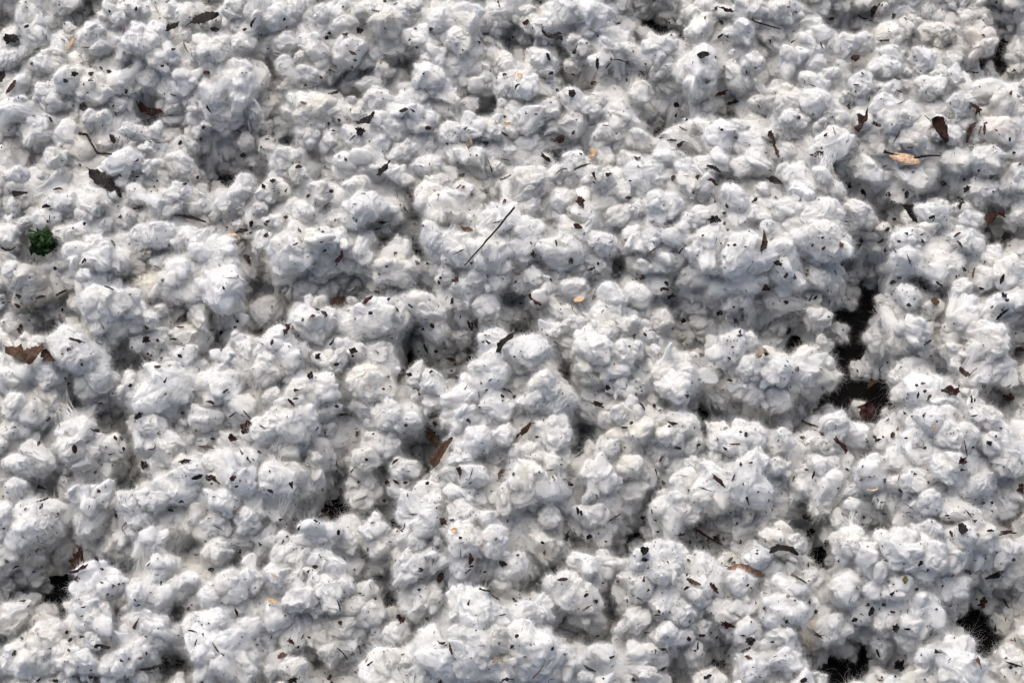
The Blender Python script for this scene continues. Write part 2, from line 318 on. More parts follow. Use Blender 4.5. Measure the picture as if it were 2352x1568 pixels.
LUMPS = """0: 180,130,110,90 270,240,120,80 60,420,90,60 350,400,130,90 540,560,170,100 620,200,100,90 1000,270,150,90 700,330,90,60 640,640,110,90 1050,600,70,80 830,710,90,60 250,890,130,90 440,990,110,100 650,830,130,60 700,990,110,80 380,1080,100,70 1010,900,120,70,y 880,900,60,50,y 880,1110,100,70,y 1230,1130,110,90 1340,1000,90,60 1500,690,110,90 1390,890,70,70 1540,820,110,70 1640,1220,100,80 1680,1040,60,60 1220,1330,130,60 650,1400,120,80 420,1420,150,70 1120,1430,120,70 330,1500,110,60 100,1200,150,60 950,80,120,60 1150,400,140,70 1480,330,130,80 1640,560,110,120 1650,330,100,70 1280,560,110,90 1560,1410,110,60 1130,740,90,60 430,90,90,70 1250,90,140,80 1600,60,90,60 780,120,100,70 820,560,110,70 100,620,110,80 120,760,120,80 330,690,110,70
1: 90,90,130,110 310,60,110,60 500,80,100,70 600,170,110,90 880,170,120,90,d 980,110,90,80 1070,40,100,50 150,310,150,70 60,400,80,50 190,430,60,50,y 400,330,120,90 620,370,110,100 390,490,150,80 960,330,110,90 1160,290,110,90 1230,400,80,70 1300,130,120,100 1450,130,110,100 1400,290,100,90 1660,170,120,80 1700,380,120,80 1590,540,110,90 1720,600,80,80 1190,540,100,100 1130,610,80,60 1290,640,110,90 330,690,90,80 380,780,110,110,y 240,830,110,90 330,940,120,70 840,690,110,70 1040,680,100,70 930,850,120,110 1080,830,100,90 1190,830,90,80 870,930,130,90 500,1070,80,70 520,960,90,70,y 690,950,60,80 120,1130,90,70 760,1130,150,90 1010,1050,110,70 1330,930,110,90 1480,1080,150,70 1200,1150,110,80 1170,1270,130,70 980,1200,80,60 1270,1240,50,40 700,1290,100,60 260,1190,120,70 100,1290,120,70 1240,1450,140,110 800,1430,200,90 440,1330,110,90 300,1460,110,70 1640,1470,120,100 1440,1330,80,70 700,1520,90,50 130,1530,80,50 180,1010,160,80 1500,880,120,80 1620,900,110,70 730,70,90,60 760,600,110,60
2: 160,170,120,70 300,210,110,90 550,100,140,80 350,70,130,90 960,170,60,80 650,310,70,50 420,450,60,90 250,420,120,80 600,420,80,60 770,350,140,60 1050,280,120,80 1300,200,130,80 1350,70,120,70 1300,460,120,120 1280,580,110,100 1700,440,80,60 1540,540,90,100 1580,230,80,90,w 920,670,85,75 760,800,120,90 560,720,90,60 440,830,90,80 760,580,120,80 260,760,120,90 110,830,110,90 1310,830,100,70 1540,830,90,70 1700,720,90,70 1290,900,110,70 1140,880,120,70 680,930,150,70 1060,1090,120,90 900,980,110,80 1230,1180,70,90 1360,1150,120,80 110,1280,120,90,d 130,1130,110,80 380,1080,120,70 900,1220,130,90 600,1250,130,80 770,1290,90,80 1420,950,110,100 1640,1110,120,100 1620,1000,110,80 1280,1310,120,70 1540,1380,100,80 740,1480,110,80 500,1480,100,80 1030,1420,130,90 350,1390,80,70 1690,1480,90,70 1280,1500,90,60 200,1500,110,60 120,1430,100,60 1640,80,120,80 60,60,120,70 80,580,120,80 420,620,110,80
3: 380,50,90,60,w 1210,220,80,70,w 1380,130,70,70,w 1500,290,100,80,w 1700,280,80,70,y 1050,280,70,60,w 800,240,140,80 600,240,120,70 350,230,130,80 250,300,110,80 300,420,110,90 130,420,110,90 520,460,70,60 440,510,60,40 60,540,80,60 330,580,110,70 640,580,90,80 330,690,120,80 110,680,130,90 800,480,120,70,y 860,370,140,70 1100,390,120,80 1270,460,90,60 1490,520,110,80 800,620,100,70 1150,600,130,80 830,740,110,70 960,790,60,100 870,830,100,80 1000,950,100,60 470,800,90,60 180,830,120,70 440,1000,120,90 100,1080,70,60 660,1170,120,80 330,1100,80,50 400,1280,120,90 240,1350,110,80 780,1250,110,80 1050,1250,110,70 1450,1300,120,80 1300,1100,130,70 1280,940,80,80 1600,900,120,90,w 1600,700,110,80,w 1690,1250,80,90 360,1470,130,90 130,1440,110,70 700,1450,110,70 760,1530,150,50 1170,1450,120,70 1400,1520,100,50 1690,1500,80,60 100,90,120,80,y 150,1200,110,70 1500,1100,110,80 1330,720,100,80,w
4: 760,510,240,100 540,520,50,60 1050,390,110,90,y 1230,330,110,110 1200,490,110,90 1420,430,140,90 780,640,200,100 1000,640,120,70 740,780,160,80 1050,790,140,70 1090,850,130,60,y 1370,620,70,100 1310,750,110,90 1500,650,40,70 250,390,140,120,d 90,250,60,100,d 250,530,110,60,d 570,330,60,50,d 620,180,150,90 800,250,130,80 1100,60,250,90 1500,180,150,100 1600,300,110,110 1580,430,120,90 100,680,120,80 300,760,150,70 550,880,200,120 90,1000,130,100 310,1010,90,80 720,1010,120,90 560,1150,100,90 900,1050,90,100 840,1190,110,80 640,1220,80,60 1160,1150,150,130 1310,1100,90,80 1500,1100,130,110 1680,1220,90,80 1420,1320,130,80 1200,1000,80,50 1550,980,120,50 1690,830,70,100 1540,860,70,60 600,1370,150,90 780,1360,80,80 470,1520,90,60 620,1530,90,60 1000,1380,120,80 1100,1480,200,90 200,1250,150,100 320,1180,100,90 120,1400,120,80 1240,900,110,60 1640,780,60,50 500,60,130,80 1350,80,130,80 60,60,80,70
5: 40,130,60,110 290,130,150,120 170,310,120,90 620,130,90,60 740,150,60,80 600,280,140,80 730,310,100,70 370,300,100,80 970,100,100,110 860,50,60,50 960,280,110,90 1030,360,80,60 1310,130,140,100 1400,180,90,70,y 1190,60,70,60 1180,320,100,80 1310,320,60,70 1600,150,120,120 1530,330,80,60 1660,370,110,90 1440,440,90,80 1550,560,100,80 500,410,60,60 860,400,90,50 330,420,80,60 240,480,60,50 400,520,120,60 70,480,110,90 830,590,140,90 640,680,110,90 920,690,130,90 880,790,150,80 1100,560,150,90 1190,720,90,100 1140,810,80,60 1390,660,70,70 1360,790,110,80 1590,640,90,70 400,680,130,100 650,840,110,80 840,950,140,110 930,940,60,70 780,1090,130,110,y 770,1220,110,80,y 200,870,170,90 90,980,150,80 540,930,120,70 1110,950,100,60 1250,1050,100,80 1570,960,150,120 1640,800,110,90 950,1220,120,90 1000,1310,140,100 860,1330,110,70 350,1110,130,90 250,1200,120,90 480,1260,90,80 240,1330,150,100 80,1380,90,70 1500,1150,160,90 1400,1330,130,80 1210,1220,80,60 1480,1450,130,90 860,1480,140,80 1650,1250,110,80 1710,1430,70,70 520,90,110,80 110,780,90,100
6: 100,100,130,110 60,240,110,90 110,320,90,60,d 350,170,130,100 570,230,70,80 650,130,90,110 820,110,80,130 960,60,60,90 880,270,100,60 1080,250,140,70 1130,50,110,70 1360,160,110,120 1620,190,130,100 1440,400,110,90 1600,380,120,90 1250,360,100,70 1540,510,100,80 1690,500,30,30,d 1690,570,40,40,y 1350,650,90,80 1500,640,70,70 1090,570,70,80 250,420,110,90 430,410,110,80 350,570,110,60 530,540,60,60 720,480,120,100 850,470,110,90 690,600,130,80 640,710,90,60 800,680,90,60 440,670,90,60 240,700,110,60 950,750,70,50 100,850,130,100 300,780,130,80 560,830,140,90 800,850,120,70 980,870,60,80,d 720,950,130,80 1000,990,90,120 1180,1000,110,130 1110,1090,110,90 480,980,100,70 740,1110,65,65 550,1080,100,80 300,1080,130,80 180,1170,130,80 310,1200,110,90 430,1330,80,90 780,1270,110,70,y 820,1420,110,90,y 680,1330,80,60 1200,1360,110,80 1000,1320,80,60 1100,1450,100,60 1480,1400,130,90 1650,1430,120,80 1500,820,140,90 1590,760,110,60 1410,990,40,40 1560,1090,110,70 1680,1180,110,70 1640,960,100,70 300,1440,140,100 90,1530,120,70 640,1500,130,70 1260,1490,80,70 450,50,110,80
7: 370,110,160,130 430,210,90,80 740,40,110,70 130,320,90,120 340,350,90,60 440,370,130,90 100,140,90,80 740,180,80,70,y 950,240,110,90 1000,60,120,60 1190,170,70,60 1200,270,130,100 1350,70,120,70 820,360,70,80 960,460,80,80 1140,540,80,70 830,540,100,60 1340,420,60,60 1480,350,100,100 1640,300,100,100 1330,600,100,100 1290,510,40,40 860,680,65,90 1030,700,110,80 900,820,130,60 850,900,110,90 680,870,70,90 700,700,90,80 1110,850,80,60 1520,760,120,90 1500,860,150,70 1280,900,100,70 1050,1000,120,100 1100,1150,140,120 920,1080,80,90 1620,1010,120,100 1600,1100,80,60,y 1450,1020,110,100 280,930,180,120 60,990,100,70,y 350,1060,110,70 610,1080,90,70 60,1180,110,80,y 280,1180,90,70 120,1300,120,60 380,1230,100,60 460,1350,110,80 90,1470,110,80 400,1480,110,80 620,1440,110,80 760,1210,100,60 850,1330,80,80 1180,1310,140,80 1500,1300,140,80 1300,1450,160,80 1570,1480,120,80 850,1480,80,60 180,580,110,80 330,640,110,60 420,540,100,60 540,760,60,80 1560,560,110,80,w 1700,500,90,80 1600,150,110,80,w 40,800,80,60
8: 100,60,120,60 280,100,110,90 110,220,60,55,t 580,50,110,60 600,120,120,90 430,220,70,70 540,320,120,90 700,290,80,90 20,400,60,90 250,440,160,120 180,560,120,90 380,590,130,80 560,480,110,120 430,720,80,70 620,610,100,80 740,500,70,70 820,680,120,80 250,700,110,70 50,820,90,100 180,970,90,70 330,1080,110,100 620,880,130,100 550,980,110,60 640,1090,150,80 350,1230,150,90 920,930,60,110 1080,1030,130,90 1240,920,130,80 1060,620,110,90 1280,490,130,110,d 1110,120,100,110 1290,100,120,70 1220,220,120,90 1060,300,90,60 950,440,120,50 950,540,130,50 1500,470,130,80 1540,320,110,80 1650,130,110,110 1700,450,80,90,d 1530,690,100,70 1660,640,70,110,d 1660,850,150,90 1560,880,90,60,d 1450,980,80,60 1450,1150,100,100 1250,1180,110,60 1000,1200,130,110 950,1330,130,100 1200,1280,110,70 1500,1300,140,120 1600,1450,150,90 600,1290,120,60,y 500,1350,130,70 560,1430,130,80 80,1350,90,90 830,1440,130,80 1000,1520,130,50 1690,1180,90,70 90,1120,110,80 1130,760,100,70 200,1420,130,80 60,670,90,70 880,250,90,90
9: 330,180,110,100 460,170,70,90,y 250,120,100,80,w 430,30,110,60 360,300,120,80 690,170,90,80 820,280,100,110 830,60,100,70 980,90,110,80 990,240,90,60 1080,330,110,80 1200,320,80,80 1230,140,60,70 1340,130,70,70 1510,140,100,80 1430,40,100,60 1410,300,110,100 1140,470,130,80 1430,390,80,80 1720,290,60,90 1430,570,120,90 1640,600,90,100 1600,800,100,90 1380,810,80,70 1450,880,100,70 1080,580,110,60,y 1060,760,120,90 1230,730,50,60 1270,960,60,110,y 1170,1120,85,110 830,490,100,90 800,640,120,80 830,760,90,70 400,520,110,80 220,600,80,70 250,700,130,70 200,400,90,70 70,580,80,110 490,760,120,80 460,830,130,70 100,830,130,70 240,900,140,80 300,1000,120,70 480,960,80,90 620,890,70,80 650,1030,90,80 800,940,80,80 820,1040,90,90 1010,960,90,90 920,1140,60,80 600,1170,90,80 440,1270,90,100 100,1120,130,110 150,1300,90,80 340,1460,140,80 560,1380,80,60 900,1290,130,90 1010,1210,80,80 900,1450,110,80 1530,1120,170,110 1400,1230,130,70 1600,1290,170,90 1450,1380,150,90 1250,1400,150,80 1180,1520,150,60 1660,1480,110,80 1480,980,90,100 1700,900,90,80 1600,450,90,80 620,600,90,70 130,170,120,90
10: 110,200,130,110 330,240,130,60 600,80,110,120 800,90,80,80,y 720,180,35,35 850,300,90,80 900,160,60,70 1000,50,110,60 1160,200,110,80 1380,260,130,110 1640,110,100,120 1630,230,120,90 1630,400,45,55,y 1590,510,75,70 1720,400,70,90 640,350,100,80 600,420,130,90 420,370,90,90 260,410,75,75 160,520,65,50,y 1120,420,110,110 260,600,110,90 690,540,80,90 510,640,110,80 500,760,110,80 660,740,90,70 960,700,150,90 1180,650,80,80 1060,810,130,70 910,900,90,90 1050,1000,110,80 1330,770,110,110 1540,650,130,60 1560,880,90,80,w 1290,930,100,110 1160,1080,120,70 1430,1060,100,90 1560,1050,110,70 70,840,80,100 200,860,90,100 380,960,140,100 600,890,100,50,y 800,1030,80,70 770,910,50,80 660,1120,70,60,y 820,1140,130,70 700,1180,110,60 1050,1240,80,80,y 1330,1220,110,70 1600,1230,130,90 1250,1370,60,90 930,1400,140,90 130,1110,170,90 500,1130,120,70 90,1300,110,90 560,1330,130,60 410,1370,90,100 140,1430,150,90 500,1530,60,40,y 950,1500,110,70 1400,1490,110,90 1620,1450,130,90 300,60,130,80 1700,700,90,80 250,1480,110,80
11: 80,90,90,60 390,80,90,60,y 680,120,130,90 920,60,90,80 960,190,110,70 1250,80,120,80 1450,200,110,70 1640,80,120,80 220,230,100,90 400,260,110,110 80,390,130,80 200,540,180,90,y 820,310,130,70 1080,340,150,70 1320,370,120,90 1680,310,65,60 540,610,120,80 700,420,100,60 920,590,110,70 1100,530,110,60 950,690,150,80 1200,690,150,90,w 1640,650,90,80 780,800,40,50,y 530,900,110,90 720,920,70,50 330,830,130,60 150,920,140,70 120,1070,130,90 1050,1050,110,100 1290,920,120,80,w 1600,930,110,70 870,1130,50,40,y 760,1210,110,100 980,1200,80,130 430,1190,140,80 480,1270,110,80 300,1270,100,80,t 350,1530,60,50 1250,1280,110,90 1330,1400,130,110 1500,1440,130,100 1680,1340,110,120 1620,1090,100,70,y 1420,1130,110,60,w 800,1350,80,70 900,1520,90,50 1080,1380,60,70,w 680,700,110,80 900,880,100,80 700,1060,110,80 90,1250,110,80 120,1420,110,80 1650,1490,110,70 1320,550,100,70 1500,560,100,70
"""
PITS = """0,25,40,30,60 197,20,40,18,50 123,50,25,20,45 343,255,34,18,80 513,367,42,32,95 533,300,22,16,40 67,363,40,12,45 240,373,30,14,35 500,8,24,14,40 605,147,30,18,60 721,27,24,16,40 625,240,20,26,60 598,377,22,26,85 655,307,24,16,60 788,197,40,12,50 935,150,22,16,60 921,187,24,14,60 1168,93,26,16,60 1105,240,22,20,50 1105,460,22,14,60 1048,247,18,10,40 735,383,26,14,50 941,514,18,14,55
1500,10,50,25,85 1540,43,42,22,80 1323,177,24,16,60 1533,256,46,18,75 1690,243,34,18,75 1286,117,22,26,50 1276,337,38,18,48 1470,73,26,12,40 1964,43,60,22,75 2097,113,22,14,75 2131,77,22,20,50 2208,133,55,14,85 2314,147,55,16,95 2318,43,36,40,90 2037,477,34,20,70 1944,424,20,18,50 1977,357,20,12,30 2181,443,50,10,55 1771,153,20,28,55 2291,500,28,22,85 2200,20,120,40,30 2100,30,60,40,25
77,596,40,14,55 100,736,42,20,95 147,713,30,18,60 290,830,36,20,65 353,686,20,14,40 410,723,20,14,45 493,780,24,20,60 293,656,22,12,40 250,950,52,16,65 167,930,26,18,45 290,986,18,24,50 567,600,16,30,60 87,1023,26,14,40 951,546,18,46,85 871,560,18,14,50 981,586,20,18,40 1025,730,16,26,60 945,770,14,26,95 941,806,40,14,95 981,818,32,12,85 1065,820,24,22,85 1085,756,18,22,70 621,726,32,18,70 598,643,18,22,60 635,663,22,14,45 908,883,18,30,50 788,956,18,18,50 1035,866,20,18,50 978,1020,30,18,75 795,1006,50,26,42 805,650,50,10,50
1209,736,42,22,75 1183,680,22,24,55 1426,600,18,20,55 1540,683,26,14,75 1576,740,44,50,48 1653,720,24,14,60 1726,736,50,18,60 1620,823,14,30,60 1293,853,26,14,60 1623,933,20,34,85 1676,946,50,22,50 1339,990,26,38,75 1336,940,18,22,50 1250,543,26,14,40 1356,753,14,22,40
1964,702,46,40,120 2007,630,24,32,110 1951,600,22,20,70 1964,790,20,60,95 1951,842,36,20,120 2014,870,48,36,110 2041,864,18,42,120 1924,906,40,18,120 1834,763,24,34,95 2314,546,28,18,85 2174,720,12,30,55 2151,838,20,11,65 2311,910,38,14,75 2011,1013,30,24,75 1844,936,34,14,65 2344,806,16,16,70 1767,730,30,26,75 1841,673,12,20,50 2124,663,12,18,50
133,1329,42,44,130 160,1372,20,16,90 50,1332,50,18,65 187,1306,30,16,100 7,1356,30,16,60 290,1312,34,12,60 250,1292,24,14,60 287,1089,48,18,85 113,1122,26,20,65 240,1236,18,14,50 277,1406,14,34,60 160,1192,14,26,55 410,1246,26,16,40 544,1286,18,24,50 397,1426,22,12,50 400,1519,36,12,60 7,1469,20,14,50
778,1106,28,26,100 755,1156,55,18,65 901,1159,20,24,70 688,1179,22,20,65 878,1089,16,20,60 968,1106,20,24,65 888,1352,22,24,85 828,1292,14,24,60 721,1519,22,14,60 621,1469,20,20,40 1012,1442,20,14,70 951,1446,16,22,60 1031,1342,14,30,55 1115,1356,26,10,60 821,1522,46,26,45 608,1272,20,20,40
1303,1232,22,26,60 1443,1232,46,22,60 1469,1179,24,12,60 1509,1132,26,20,60 1613,1232,52,28,58 1409,1389,18,28,85 1406,1356,16,18,60 1213,1339,20,18,60 1326,1466,54,10,60 1656,1502,28,20,75 1563,1556,34,16,100 1670,1456,18,20,55 1196,1242,24,16,40 1620,1379,12,14,40
1934,1522,34,20,120 1964,1492,44,16,100 1991,1479,24,22,90 2258,1466,38,32,130 2264,1382,46,26,90 2331,1396,26,40,90 1837,1189,42,16,90 1891,1252,18,38,85 2017,1226,26,14,60 2298,1199,26,14,65 2194,1412,44,34,35 1881,1506,28,14,65 1951,1059,30,14,55 2031,1112,22,14,40 2064,1522,16,18,80
"""
